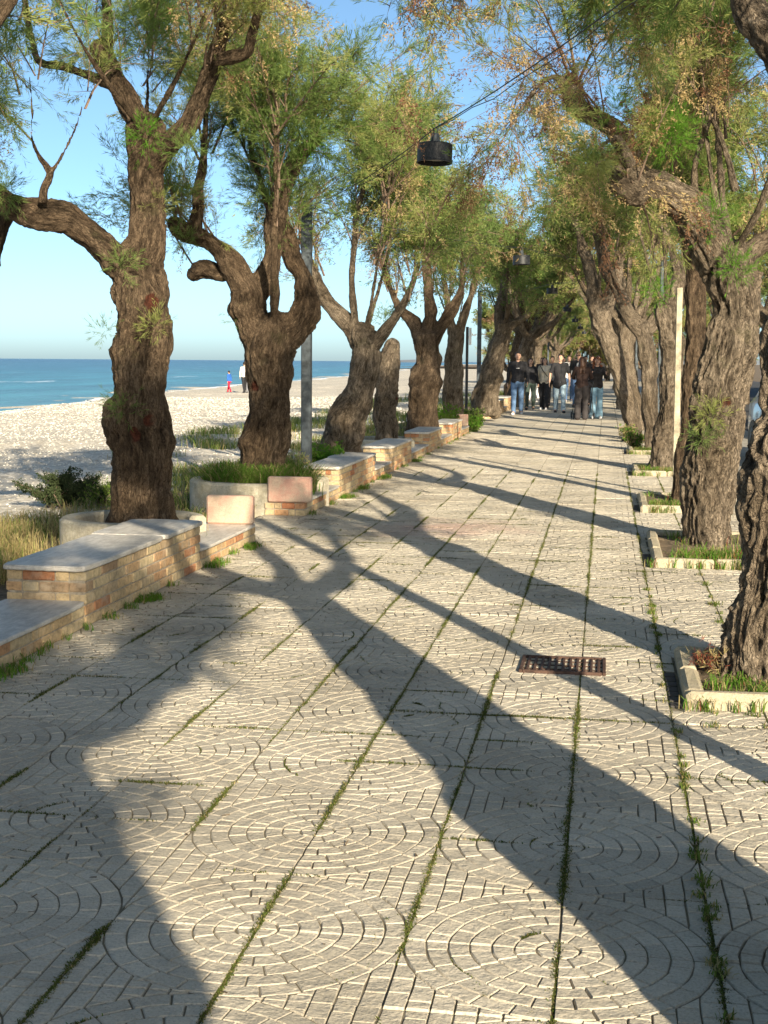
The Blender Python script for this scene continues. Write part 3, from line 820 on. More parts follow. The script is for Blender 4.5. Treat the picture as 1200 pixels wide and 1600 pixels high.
tree(L1, 'large dark shaggy tamarisk nearest on the beach side, long low limb reaching left', (-3.56, 10.5), .016, 1, 'bark_dark', fine=1.7, n_shoot=80, length=1.25, wscale=1., zmin=2.6, extra=3, spread=1.2, group=GL, top=4.6, tufts=t1, mixw=(.46, .33, .15, .06), scars=[(at(232, 655, Y1 - .235), .045), (at(210, 680, Y1 - .235), .04), (at(235, 470, Y1 - .20), .05)])
Y2 = 14.2
L2 = [px_limb([(410, 800, 104), (409, 760, 90), (408, 730, 84), (414, 680, 84), (420, 630, 76), (421, 580, 78), (422, 545, 88), (428, 520, 86)], Y2),
      px_limb([(440, 535, 54), (462, 505, 50), (477, 480, 48), (473, 445, 42), (464, 410, 40), (452, 375, 36), (440, 345, 26)], Y2, .4),
      px_limb([(412, 545, 66), (394, 495, 58), (384, 455, 52), (364, 415, 44), (340, 388, 36), (312, 370, 35), (284, 362, 36), (272, 350, 30)], Y2, -.4),
      px_limb([(385, 440, 30), (364, 426, 27), (346, 430, 24), (330, 420, 33), (314, 417, 36), (303, 428, 24)], Y2 - .1, .1),
      px_limb([(395, 470, 44), (412, 428, 38), (428, 392, 34), (430, 350, 36), (440, 300, 38), (450, 272, 36), (474, 240, 28), (496, 214, 22)], Y2, -.3),
      px_limb([(428, 345, 22), (413, 300, 16), (400, 262, 13), (390, 225, 10)], Y2 - .2, .3),
      px_limb([(310, 375, 24), (306, 340, 22), (312, 290, 18), (318, 240, 14), (322, 185, 10), (330, 130, 8)], Y2 - .4, .2)]
t2 = [(at(480, 215, Y2 - .4), .24, 230, 4), (at(290, 380, Y2 - .5), .12, 50, 0), (at(372, 500, Y2), .12, 24, 0), (at(410, 380, Y2), .2, 110, 0)]
tree(L2, 'tamarisk rising from the planter behind the pink blocks, forked like a Y', (-3.52, 14.2), .018, 2, 'bark_dark', fine=1.5, n_shoot=74, length=1.45, zmin=2.4, extra=1, spread=1.3, group=GL, top=4.4, tufts=t2, wscale=1.15, scars=[(at(393, 604, Y2 - .2), .05)], cuts=[(at(446, 262, Y2 - .42), .07)])
Y3 = 18.8
L3 = [px_limb([(532, 740, 84), (536, 700, 78), (542, 655, 80), (558, 612, 72), (570, 570, 66), (572, 540, 66), (570, 522, 60)], Y3),
      px_limb([(568, 545, 50), (545, 510, 44), (520, 482, 36), (502, 455, 32), (492, 430, 26), (478, 400, 18), (470, 360, 12)], Y3, .5),
      px_limb([(585, 540, 38), (604, 515, 28), (624, 488, 22), (642, 452, 14), (655, 410, 9)], Y3, -.4),
      px_limb([(556, 525, 26), (552, 480, 19), (549, 430, 17), (553, 380, 16), (558, 330, 15), (570, 285, 16), (572, 240, 10)], Y3, -.6)]
tree(L3, 'leaning tamarisk with sunlit pale trunk just beyond the tall grey post', (-3.50, 18.8), .022, 3, 'bark', n_shoot=80, length=1.45, zmin=2.3, extra=2, spread=1.5, group=GL, top=4.8, wscale=1.4, tufts=[(at(588, 270, Y3 - .6), .2, 60, 1), (at(600, 500, Y3), .16, 60, 0)], n_nd=7)
Y4 = 22.5
L4 = [px_limb([(604, 720, 62), (604, 670, 56), (602, 630, 48), (606, 590, 48), (608, 560, 46), (613, 538, 36)], Y4)]
tree(L4, 'short headless tamarisk stump with a rust coloured hollow, between two leaning trees', (-3.53, 22.5), .022, 4, 'bark', group=None, crown=False, extra=0, name='tree_stump', scars=[(at(622, 625, Y4 - .15), .09)])
Y5 = 26.3
L5 = [px_limb([(660, 700, 84), (662, 660, 74), (664, 610, 66), (668, 560, 58), (668, 528, 54)], Y5),
      px_limb([(662, 535, 40), (646, 505, 28), (630, 490, 22), (616, 466, 16), (602, 430, 11), (590, 390, 8)], Y5, .6),
      px_limb([(668, 530, 34), (673, 495, 24), (668, 455, 18), (669, 410, 14), (660, 350, 10)], Y5, -.5),
      px_limb([(676, 535, 36), (694, 502, 28), (712, 475, 24), (721, 448, 17), (722, 400, 9), (719, 355, 6)], Y5, .3)]
tree(L5, 'stout tamarisk with upright stems, second past the headless stump', (-3.45, 26.3), .028, 5, 'bark_dark', n_shoot=70, length=1.5, zmin=2.3, extra=2, spread=1.5, group=GL, top=4.8, wscale=1.9, n_nd=6)
Y6 = 30.2
L6 = [px_limb([(706, 690, 56), (708, 640, 50), (710, 590, 44), (710, 550, 40), (712, 522, 36)], Y6),
      px_limb([(714, 530, 24), (728, 485, 19), (742, 440, 14), (745, 400, 10)], Y6, .3), px_limb([(708, 525, 24), (700, 480, 16), (695, 440, 12)], Y6, -.5)]
tree(L6, 'slimmer tamarisk close behind the stout one, with a warm brown trunk', (-3.35, 30.2), .028, 6, 'bark', n_shoot=60, length=1.5, zmin=2.3, extra=3, spread=1.5, group=GL, top=4.8, wscale=2.1, n_nd=6)
Y7 = 36.
L7 = [px_limb([(756, 650, 62), (760, 610, 54), (772, 565, 46), (782, 530, 42), (788, 510, 36)], Y7),
      px_limb([(786, 518, 28), (806, 504, 17), (824, 491, 14)], Y7, -.3), px_limb([(784, 515, 30), (784, 470, 24), (792, 425, 17), (796, 385, 10)], Y7, .3)]
tree(L7, 'tamarisk leaning right beside the thin dark signpost, with one pale sawn limb', (-3.1, 36), .035, 7, 'bark', n_shoot=70, length=1.6, zmin=2.2, extra=4, spread=1.6, group=GL, top=5, wscale=2.4, n_nd=6, cuts=[(at(825, 490, Y7 - .35), .08)])
Y8 = 50.
L8 = [px_limb([(800, 640, 42), (806, 590, 38), (812, 550, 36), (818, 515, 32)], Y8), px_limb([(818, 520, 24), (845, 490, 16), (870, 470, 12)], Y8, .3), px_limb([(816, 515, 24), (812, 470, 18), (820, 430, 12)], Y8, -.4)]
tree(L8, 'dark tamarisk behind the man in the black sweater', (-3.3, 50), .04, 8, 'bark_dark', n_shoot=65, length=1.6, zmin=2.2, extra=4, spread=1.6, group=GL, top=4.8, wscale=2.8, n_nd=6)
# out of frame, their crowns and shadows reach into the view
def gen_limbs(x, y, h=2.3, r=.27, lean=(.0, .0), seed=0, n=4, spread=1.3, top=4.6, tw=(0, 0)):
    g = np.random.default_rng(seed + 50); tip = (x + lean[0], y + lean[1], h, r * .8)
    L = [np.array([(x, y, -.15, r * 1.2), (x + lean[0] * .1, y + lean[1] * .1, .3, r), (x + lean[0] * .5 + g.normal(0, .05), y + lean[1] * .5, h * .55, r * .85), tip])]
    for k in range(n):
        a = 6.28 * k / n + g.normal(0, .3); rr = spread * g.uniform(.6, 1.1); hh = (top - h) * g.uniform(.7, 1.05)
        dx, dy = math.cos(a) * rr + tw[0], math.sin(a) * rr + tw[1]
        L.append(np.array([tip[:3] + (r * .55,), (tip[0] + dx * .45, tip[1] + dy * .45, h + hh * .25, r * .42), (tip[0] + dx * .75, tip[1] + dy * .75, h + hh * .6, r * .3), (tip[0] + dx, tip[1] + dy, h + hh, r * .17)]))
    return L
tree(gen_limbs(-3.75, 6.3, 2.2, .27, (-.1, 0), 11, 5), 'tamarisk beside the near end of the brick bench', (-3.75, 6.3), .03, 11, 'bark_dark', n_shoot=34, length=1.2, extra=0, group=GL, wscale=1.2)
# ---- right row
YR1 = 6.75
R1 = [px_limb([(1190, 1115, 175), (1190, 1085, 158), (1197, 1040, 145), (1205, 980, 138), (1216, 900, 130), (1224, 800, 124), (1236, 700, 124), (1250, 600, 122), (1268, 500, 122), (1285, 400, 124), (1296, 340, 120)], YR1),
      px_limb([(1290, 380, 90), (1310, 290, 84), (1300, 200, 78), (1265, 130, 70), (1220, 75, 66), (1185, 35, 56), (1168, -10, 50), (1165, -90, 46), (1150, -180, 40), (1160, -300, 30)], YR1, .2),
      px_limb([(1300, 360, 90), (1370, 260, 80), (1450, 180, 70), (1500, 60, 55), (1530, -80, 40)], YR1, .5)]
r1 = tree(R1, 'rough deeply furrowed tamarisk trunk cut by the right edge, in the nearest visible pit', (.80, 6.75), .0105, 21, 'bark', fine=1.5, n_shoot=30, length=1.3, zmin=3.0, extra=2, spread=1.2, group=GR, top=4.8, rough=1.5, mixw=(.4, .28, .2, .12))
hang(r1, px_limb([(1200, -150, 40), (1080, -190, 26), (930, -150, 18), (800, -95, 12), (710, -50, 8)], YR1 + .3, .5), 210, 26, .62, .35, (.12, .2, .28, .40), sag=.5)
hang(r1, px_limb([(1180, -120, 34), (1120, -60, 20), (1040, -30, 14), (960, -40, 9)], YR1 + .5, .9), 211, 14, .6, .3, (.3, .3, .28, .12), sag=.3)
YR2 = 11.75
R2 = [px_limb([(1104, 885, 118), (1103, 862, 100), (1103, 830, 94), (1106, 780, 102), (1112, 720, 112), (1118, 660, 118), (1128, 600, 126), (1140, 540, 118), (1146, 490, 112), (1144, 445, 116), (1140, 410, 104)], YR2),
      px_limb([(1135, 430, 92), (1108, 370, 82), (1075, 330, 78), (1035, 298, 74), (1000, 282, 66), (985, 262, 52), (980, 235, 48), (958, 205, 46), (930, 188, 48), (903, 172, 46), (892, 150, 42), (889, 128, 34)], YR2, -.5),
      px_limb([(1152, 440, 56), (1180, 396, 50), (1210, 372, 44), (1245, 340, 40), (1270, 270, 38), (1280, 190, 30), (1290, 100, 22)], YR2, .3),
      px_limb([(985, 265, 40), (975, 285, 56), (990, 300, 56)], YR2 - .42, -.05),
      px_limb([(1120, 395, 44), (1090, 330, 24), (1085, 270, 16), (1100, 210, 12), (1130, 140, 9), (1150, 60, 8)], YR2 + .1, .6)]
tR2 = [(at(1048, 215, YR2 - .4), .28, 330, 4), (at(965, 175, YR2 - .6), .15, 80, 4), (at(1115, 345, YR2 - .2), .2, 130, 4), (at(1112, 650, YR2 - .30), .11, 70, 1), (at(1098, 685, YR2 - .28), .10, 50, 0), (at(1150, 420, YR2 - .35), .14, 80, 4), (at(905, 150, YR2 - .8), .16, 90, 3), (at(1010, 200, YR2 - .6), .2, 120, 1)]
r2 = tree(R2, 'broad twin-lobed tamarisk with two rusty scars and a heavy limb curling left over the path', (.86, 11.75), .014, 22, 'bark', fine=1.6, n_shoot=66, length=1.35, zmin=2.7, extra=3, spread=1.2, group=GR, top=4.8, tufts=tR2, mixw=(.42, .30, .19, .09), toward=(.3, .4), scars=[(at(1138, 632, YR2 - .33), .065), (at(1104, 618, YR2 - .32), .05)])
hang(r2, px_limb([(895, 150, 36), (870, 120, 16), (845, 130, 11), (815, 170, 8), (800, 215, 5)], YR2 - .8, -.3), 220, 15, .75, .3, (.15, .25, .35, .25), sag=.5)
hang(r2, px_limb([(985, 262, 30), (965, 215, 14), (930, 240, 9), (900, 290, 6)], YR2 - .7, -.4), 221, 6, .55, .3, (.3, .3, .3, .1), sag=.4)
hang(r2, px_limb([(1150, 300, 24), (1120, 200, 16), (1060, 100, 12), (1000, 30, 9), (960, -20, 6)], YR2 - .2, -.8), 222, 22, .9, .2, (.38, .3, .25, .07), sag=-.2)
YR3 = 15.3
R3 = [px_limb([(1064, 800, 38), (1066, 770, 34), (1070, 720, 31), (1078, 660, 32), (1083, 600, 36), (1086, 520, 38), (1086, 455, 36), (1084, 420, 30)], YR3),
      px_limb([(1084, 430, 26), (1070, 380, 16), (1062, 330, 10)], YR3, .4), px_limb([(1086, 425, 26), (1105, 370, 16), (1110, 320, 10)], YR3, -.4)]
tree(R3, 'slender grooved tamarisk trunk right behind the pale wooden stake', (.82, 15.3), .014, 23, 'bark_dark', n_shoot=55, length=1.5, zmin=2.4, extra=3, spread=1.2, group=GR, top=4.4, wscale=1.3, mixw=(.36, .3, .24, .1))
YR4 = 19.9
R4 = [px_limb([(1036, 750, 78), (1038, 720, 68), (1041, 680, 60), (1046, 630, 54), (1050, 570, 54), (1048, 520, 56), (1042, 488, 56)], YR4),
      px_limb([(1046, 500, 40), (1062, 450, 30), (1054, 405, 22), (1040, 360, 14), (1020, 310, 10)], YR4, .4), px_limb([(1042, 500, 36), (1080, 450, 26), (1110, 400, 18)], YR4, .3)]
tree(R4, 'tamarisk with a wide reddish foot, in the pit beyond the wooden stake', (.78, 19.9), .022, 24, 'bark', n_shoot=58, length=1.4, zmin=3.2, extra=4, spread=1.4, group=GR, top=5.0, wscale=1.6, mixw=(.4, .3, .2, .1), tufts=[(at(1028, 455, YR4 - .4), .25, 140, 4)], n_nd=7)
YR5 = 24.3
R5 = [px_limb([(1018, 718, 46), (1018, 690, 40), (1017, 640, 40), (1015, 590, 40), (1010, 545, 42), (1003, 515, 42)], YR5),
      px_limb([(1005, 525, 38), (985, 492, 34), (966, 458, 30), (948, 420, 28), (938, 382, 25), (926, 352, 18), (915, 320, 12)], YR5, -.4),
      px_limb([(1008, 520, 34), (1035, 485, 26), (1060, 455, 16)], YR5, .3)]
tree(R5, 'tamarisk behind the wide-footed one, with a grey trunk that forks low', (.76, 24.3), .026, 25, 'bark', n_shoot=58, length=1.4, zmin=3.2, extra=4, spread=1.4, group=GR, top=4.8, wscale=1.9, mixw=(.4, .3, .2, .1), n_nd=6)
YR6 = 28.6
R6 = [px_limb([(992, 696, 40), (990, 675, 36), (985, 640, 38), (975, 600, 38), (962, 560, 42), (948, 525, 42), (935, 490, 42)], YR6),
      px_limb([(938, 498, 38), (926, 450, 36), (918, 410, 30), (906, 370, 20), (895, 330, 12)], YR6, -.5), px_limb([(940, 500, 34), (960, 455, 24), (970, 400, 14)], YR6, .5)]
tree(R6, 'left-leaning tamarisk closest to the group of walkers', (.68, 28.6), .028, 26, 'bark', n_shoot=60, length=1.4, zmin=3.3, extra=4, spread=1.4, group=GR, top=4.8, wscale=2.1, mixw=(.4, .3, .2, .1), n_nd=6)
# trees behind the viewer that throw the long shadows
g0 = gen_limbs(1.0, 2.3, 2.3, .25, (.0, .6), 31, 5, 1.2, 4.0)
g0[0] = np.array([(1.0, 2.32, -.1, .54), (1.0, 2.36, .25, .48), (1.0, 2.45, .8, .385), (1.0, 2.62, 1.4, .30), (1.0, 2.85, 2.1, .225), (1.0, 2.92, 2.3, .20)])
tree(g0, 'tamarisk in the pit beside the viewer', (1.02, 2.45), .03, 31, 'bark', n_shoot=50, length=1.1, extra=0, group=GR, wscale=1.2, zmin=3.)
tree(gen_limbs(1.0, -1.35, 2.5, .40, (-.1, .0), 32, 6, 1.3, 3.4) + [np.array([(1.05, -2.3, -.1, .5), (1.05, -2.1, .8, .48), (1.0, -1.8, 1.7, .40), (.95, -1.5, 2.4, .3)]), np.array([(1.0, -3.0, -.1, .42), (1.0, -2.9, 1.2, .38), (.92, -2.2, 2.1, .30), (.92, -1.6, 2.45, .25)])], 'tamarisk behind the viewer', (1.0, -1.35), .04, 32, 'bark', n_shoot=85, length=.85, zmin=2.3, extra=0, group=GR, wscale=1.6, n_nd=7)  # two unseen extra stems added so its shadow fills the lower left
tree(gen_limbs(1.1, -6.0, 2.2, .35, (.1, .1), 33, 5, 1.4, 3.6), 'second tamarisk behind the viewer', (1.1, -6), .05, 33, 'bark', n_shoot=60, length=1.1, extra=0, group=GR, wscale=2.2, n_nd=6)
# distant trees on both sides: shared meshes
far = []
for k, (x, y, lean, sd) in enumerate([(-3.1, 47.5, (.5, 0), 41), (.75, 32.4, (-.3, 0), 42), (-3.2, 53, (.3, 0), 43)]):
    far.append((x, y, tree(gen_limbs(x, y, 2.3, .26, lean, sd, 5, 1.5, 4.7, tw=(.3 if x < 0 else -.3, 0)), ['far tamarisk over the white benches', 'tamarisk in the row beyond the left-leaning one', 'far tamarisk on the beach side of the path'][k],
               (x, y), .035, sd, 'bark', n_shoot=(50 if k == 1 else 80), length=(1.2 if k == 1 else 1.6), extra=0, group=(GL if x < 0 else GR), wscale=3., n_nd=6, zmin=2.9)))
def dup(root, loc, label, group, rz=0, sc_=1.):
    r = root.copy(); col.objects.link(r); r.location = loc; r['label'] = label; r['group'] = group; r.rotation_euler = (0, 0, rz); r.scale = (sc_,) * 3
    for ch in list(root.children):
        c = ch.copy(); col.objects.link(c); c.parent = r
    return r
lab_far = 'distant tamarisk among the trunks at the far end of the path'
k = 0
for side, x0, ys_ in ((-1, -3.3, (59, 67, 75, 84, 95, 106)), (1, .8, (40.6, 47, 54, 62, 71, 81, 92, 104))):
    for yv in ys_:
        src = far[k % 3][2]; k += 1
        dup(src, (x0 + random.uniform(-.2, .2), yv, 0), lab_far, 'distant tamarisks closing the avenue', rz=random.uniform(0, 6.28), sc_=random.uniform(.92, 1.1))
# a low dense thicket closing the end of the avenue
def low_limbs(x, y, seed):
    g = np.random.default_rng(seed); L = [np.array([(x, y, -.1, .2), (x, y, .3, .18), (x, y, .8, .16)])]
    for k in range(9):
        a = 6.28 * k / 9 + g.normal(0, .2); r_ = g.uniform(1.2, 2.4); hh = g.uniform(1., 4.2)
        L.append(np.array([(x, y, .5, .10), (x + math.cos(a) * r_ * .5, y + math.sin(a) * r_ * .5, .6 + hh * .35, .07), (x + math.cos(a) * r_, y + math.sin(a) * r_, .6 + hh, .04)]))
    return L
lab_t = 'leafy olive-brown tamarisk thicket closing the end of the avenue'
th = tree(low_limbs(-1.3, 116, 61), lab_t, (-1.3, 116), .045, 61, 'bark', n_shoot=150, length=1.5, extra=0, group='thicket at the end of the avenue', wscale=6., n_nd=5, zmin=.7, mixw=(.25, .4, .27, .08))
for q, (x, y) in enumerate(((-3.6, 113), (1.4, 114), (3.6, 116), (-5.8, 119), (5.8, 121), (.2, 122), (-2.6, 121), (8.5, 119), (-8.2, 122))):
    dup(th, (x, y, 0), lab_t, 'thicket at the end of the avenue', rz=random.uniform(0, 6.28), sc_=random.uniform(1.0, 1.3))
# second row across the road, seen in slivers behind the right trunks
lab_r = 'roadside tree beyond the parked cars, seen in slivers behind the right-hand trunks'
for x, y in ((4.6, 31), (4.4, 38), (4.9, 46), (5.2, 55), (7, 62), (6, 70)):
    dup(far[k % 3][2], (x, y, 0), lab_r, 'roadside trees beyond the cars', rz=random.uniform(0, 6.28), sc_=random.uniform(.95, 1.15)); k += 1
# ================================================================== BENCHES
CH = .064
def brick_seg(mb, mo, x0, x1, y0, y1, z0, z1, seed):
    g = random.Random(seed); n = round((z1 - z0) / CH); h = (z1 - z0) / n; d = .095
    mo.box(((x0 + x1) / 2, (y0 + y1) / 2, (z0 + z1) / 2 - .002), (x1 - x0 - .016, y1 - y0 - .016, z1 - z0 - .006))
    for c in range(n):
        zc = z0 + (c + .5) * h
        for side, xc in ((1, x1 - d / 2), (0, x0 + d / 2)):
            y = y0 + (-.13 if c % 2 else 0)
            while y < y1 - .01:
                a = max(y, y0); b = min(y + .27, y1); y += .27
                if b - a < .03: continue
                mb.box((xc + g.uniform(-.003, .003), (a + b) / 2, zc), (d, b - a - .009, h - .009), bev=.006, rnd=g.random(), jit=.0016)
        for yc in (y0 + d / 2 - .0025, y1 - d / 2 + .0025):
            cut = [x0 + d, x0 + d + (x1 - x0 - 2 * d) * (.35 if c % 2 else .7), x1 - d] if x1 - x0 > .3 else [x0 + d, x1 - d]
            for a, b in zip(cut[:-1], cut[1:]):
                mb.box(((a + b) / 2, yc, zc), (b - a - .008, d, h - .009), bev=.006, rnd=g.random(), jit=.0016)
def slab(x0, x1, y0, y1, z, th, parent, name, seed):
    g = np.random.default_rng(seed); nx, ny = 14, max(6, int((y1 - y0) / .04))
    mb = MB(); mb.box(((x0 + x1) / 2, (y0 + y1) / 2, z + th / 2), (x1 - x0, y1 - y0, th), bev=.006)
    me = mb.mesh('s')
    o = bpy.data.objects.new('t', me); col.objects.link(o)
    b = o.modifiers.new('b', 'SUBSURF'); b.subdivision_type = 'SIMPLE'; b.levels = 4
    dg = bpy.context.evaluated_depsgraph_get(); out = bpy.data.meshes.new_from_object(o.evaluated_get(dg), depsgraph=dg)
    bpy.data.objects.remove(o)
    n = len(out.vertices); V = np.empty(n * 3, np.float32); out.vertices.foreach_get('co', V); V = V.reshape(-1, 3).astype(float)
    # chipped edges and softened corners
    dxe = np.minimum(V[:, 0] - x0, x1 - V[:, 0]); dye = np.minimum(V[:, 1] - y0, y1 - V[:, 1])
    e = np.exp(-np.minimum(dxe, dye) / .02)
    chip = np.clip(vn(V * 22 + seed) - .15, 0, 1) * e
    c = np.array([(x0 + x1) / 2, (y0 + y1) / 2, z + th / 2])
    V[:, 0] -= np.sign(V[:, 0] - c[0]) * chip * .012 * (dxe < .05); V[:, 1] -= np.sign(V[:, 1] - c[1]) * chip * .012 * (dye < .05)
    corner = np.clip(1 - np.hypot(dxe, dye) / .06, 0, 1)
    V[:, 0] -= np.sign(V[:, 0] - c[0]) * corner * .015; V[:, 1] -= np.sign(V[:, 1] - c[1]) * corner * .015
    V[:, 2] -= chip * .008
    out.vertices.foreach_set('co', V.astype(np.float32).ravel()); out.update()
    return link(name, out, parent, [M['slab']])
def bench_run(segs, label, xf=-2.85, depth=.40, seed=1, group=None):
    y0 = segs[0][0]; root = empty('brick_bench', (xf, y0, 0), label=label, cat='bench', group=group)
    mb = MB(); mo = MB(); x0, x1 = xf - depth, xf
    parts = []
    for i, (a, b, c) in enumerate(segs):
        zt = c * CH
        brick_seg(mb, mo, x0, x1, a + (.0 if i == 0 else .002), b - .002, -.02 * 0 + .0, zt, seed * 10 + i)
        lo = c <= 2
        ya = a - (.035 if not lo else -.004); yb = b + (.05 if not lo else -.004)
        if lo and i == 0: ya = a + (.09 if seed == 2 else -.02)
        if not lo and b - a > 2.2:
            ym = a + (b - a) * .62
            parts.append((x0 - .02, x1 + .018, ya, ym - .0015, zt, .03)); parts.append((x0 - .045, x1 + .02, ym + .0015, yb, zt + .0012, .03))
        else: parts.append((x0 - .02 if not lo else x0 - .01, x1 + .018, ya, yb, zt, .03 if not lo else .024))
    sh = Matrix.Translation((-xf, -y0, 0))
    for m_, nm, mt in ((mb, 'brickwork', 'brick'), (mo, 'mortar', 'mortar')):
        o = m_.build(nm, M[mt], root); o.data.transform(sh)
    for k, q in enumerate(parts):
        o = slab(*q, root, 'stone_slab', seed * 7 + k); o.data.transform(sh)
    return root
bench_run([(4.4, 7.44, 2), (7.44, 9.72, 5), (9.72, 11.34, 2)], 'nearest brick bench with pale stone slabs, a pink block on its far end', depth=.47, seed=1)
bench_run([(13.28, 15.08, 2), (15.08, 17.5, 5), (17.5, 18.9, 2), (18.9, 20.9, 5), (20.9, 22.95, 2), (22.95, 24.8, 5), (24.8, 26.5, 2), (26.5, 28.4, 5), (28.4, 29.9, 2)],
          'long stepped brick bench running from the second pink block past the tall grey post', seed=2)
bench_run([(37.4, 39.0, 6), (39.0, 40.6, 2), (40.6, 42.4, 6), (42.4, 44.0, 2), (44., 46., 6)], 'farthest stepped bench, beside the man in the black sweater', xf=-3.0, seed=3)
def pink_block(x0, x1, y, z, label, h=.235, mt='pink'):
    mb = MB(); mb.box((0, 0, h / 2), (x1 - x0, .085, h), bev=.014)
    o = mb.build('concrete_block', M[mt]); o.location = ((x0 + x1) / 2, y, z); o.rotation_euler = (0, 0, R(random.uniform(-2, 2)))
    tag(o, label, 'block')
pink_block(-3.235, -2.842, 11.245, .1532, 'weathered pink concrete block standing on the far end of the nearest bench')
pink_block(-3.22, -2.79, 13.325, 2 * CH + .0015, 'pinker concrete block standing on bricks at the start of the long bench', .25)
pink_block(-3.24, -2.86, 29.82, .155, 'small faded block on the far end of the long stepped bench', .24)

# ---- curved concrete planters
def planter(cx, cy, r, a0, a1, h, label, th=.13, zb=-.1):
    n = 48; mb = MB(); prof = [(-th / 2, 0), (-th / 2, h - .02), (-th / 2 + .02, h), (th / 2 - .02, h), (th / 2, h - .02), (th / 2, 0)]
    V = []; Fs = []; k = len(prof)
    for i in range(n + 1):
        a = R(a0 + (a1 - a0) * i / n)
        for d, z in prof: V.append(((r + d) * math.cos(a), (r + d) * math.sin(a), z))
    for i in range(n):
        for j in range(k - 1): Fs.append((i * k + j, i * k + j + 1, (i + 1) * k + j + 1, (i + 1) * k + j))
    Fs.append(tuple(range(k))); Fs.append(tuple(n * k + j for j in range(k))[::-1])
    mb.add(V, Fs); o = mb.build('curved_planter_wall', M['concrete']); o.location = (cx, cy, zb)
    tag(o, label, 'planter')
planter(-3.62, 10.5, .50, 20, 340, .38, 'low curved concrete ring around the nearest large tree, behind the bench')
planter(-3.46, 14.0, .66, 28, 306, .40, 'curved concrete planter wall full of tall grass behind the pink blocks')
planter(-3.5, 18.8, .62, 40, 320, .36, 'curved planter edge around the leaning tree past the grey post')
planter(-3.5, 22.6, .62, 40, 320, .36, 'curved planter edge around the headless stump')

# ================================================================== POSTS, LAMPS, CABLES
def post(x, y, z, w_, label, mt='steel', group=None, name='lamp_post', zb=-.1):
    root = empty(name, (x, y, 0), label=label, cat='post', group=group)
    mb = MB(); mb.box((0, 0, (z + zb) / 2), (w_, w_, z - zb), bev=.012); mb.build('pole', M[mt], root)
    mb = MB(); mb.box((0, 0, z + .006), (w_ + .012, w_ + .012, .012), bev=.003); mb.build('cap', M[mt], root)
    mb = MB(); mb.tube([(w_ / 2, 0, z - .1), (w_ / 2 + .04, 0, z - .1), (w_ / 2 + .05, 0, z - .07)], .006, 8); mb.build('hook', M['black'], root)
    mb = MB(); mb.box((0, 0, .012), (w_ + .12, w_ + .12, .02), bev=.004)
    for sx in (-1, 1):
        for sy in (-1, 1): mb.tube([(sx * (w_ / 2 + .035), sy * (w_ / 2 + .035), .02), (sx * (w_ / 2 + .035), sy * (w_ / 2 + .035), .045)], .009, 6)
    mb.build('base_plate', M[mt], root)
    return root
GP = 'grey square posts that carry the lamp cables'
PT = [(1.05, 4.35, 3.42), (-3.36, 15.75, 3.30), (1.02, 27.1, 3.40), (-3.42, 38.5, 3.4), (1.05, 50., 3.4), (-3.4, 61.5, 3.4), (1.05, 73., 3.4), (-3.4, 84.5, 3.4)]
pl = ['grey post beside the viewer to the right, carrying the near lamp cable', 'tall weathered grey square post behind the long brick bench', 'bluish grey post half hidden among the right-hand trunks',
      'blue-grey post beside the thin signpost, before the sea', 'grey cable post far along the right row', 'grey cable post far along the beach row', 'second last grey cable post, right row', 'last grey cable post, beach row']
for (x, y, z), l in zip(PT, pl): post(x, y, z, .11, l, group=GP)
lamp_px = [(679, 235), (815, 404)]
lamps = []
ll = ['largest black drum lamp hanging from the cable over the path', 'second black drum lamp, between the pale foliage and the dark right-hand trees', 'third and smaller black drum lamp over the path',
      'fourth tiny black lamp along the cable', 'fifth tiny black lamp along the cable', 'sixth tiny black lamp over the walkers', 'farthest tiny black lamp']
def make_lamp(loc, label, tilt):
    root = empty('pendant_lamp', loc, label=label, cat='lamp', group='black drum lamps hung along the avenue')
    rr, h = .127, .135
    mb = MB(); mb.lathe([(.03, h + .004), (.075, h), (rr - .006, h), (rr, h - .008), (rr, .012), (rr + .003, .008), (rr + .003, 0), (rr - .005, 0), (rr - .006, h - .02), (.0, h - .02)], n=40); mb.build('shade', M['black'], root, smooth=False)
    mb = MB(); mb.lathe([(.0, h + .075), (.026, h + .075), (.028, h + .07), (.036, h + .012), (.04, h + .003), (.0, h + .003)], n=24); mb.build('neck', M['steel'], root, True)
    mb = MB(); mb.lathe([(.0, .035), (rr - .012, .035), (rr - .012, .045), (.0, .045)], n=32); mb.build('diffuser', M['lampglass'], root)
    mb = MB(); mb.tube([(-.012, 0, h + .073), (-.012, 0, h + .115), (.012, 0, h + .115), (.012, 0, h + .073)], .005, 6); mb.build('hanger', M['black'], root)
    root.rotation_euler = tilt
    return root
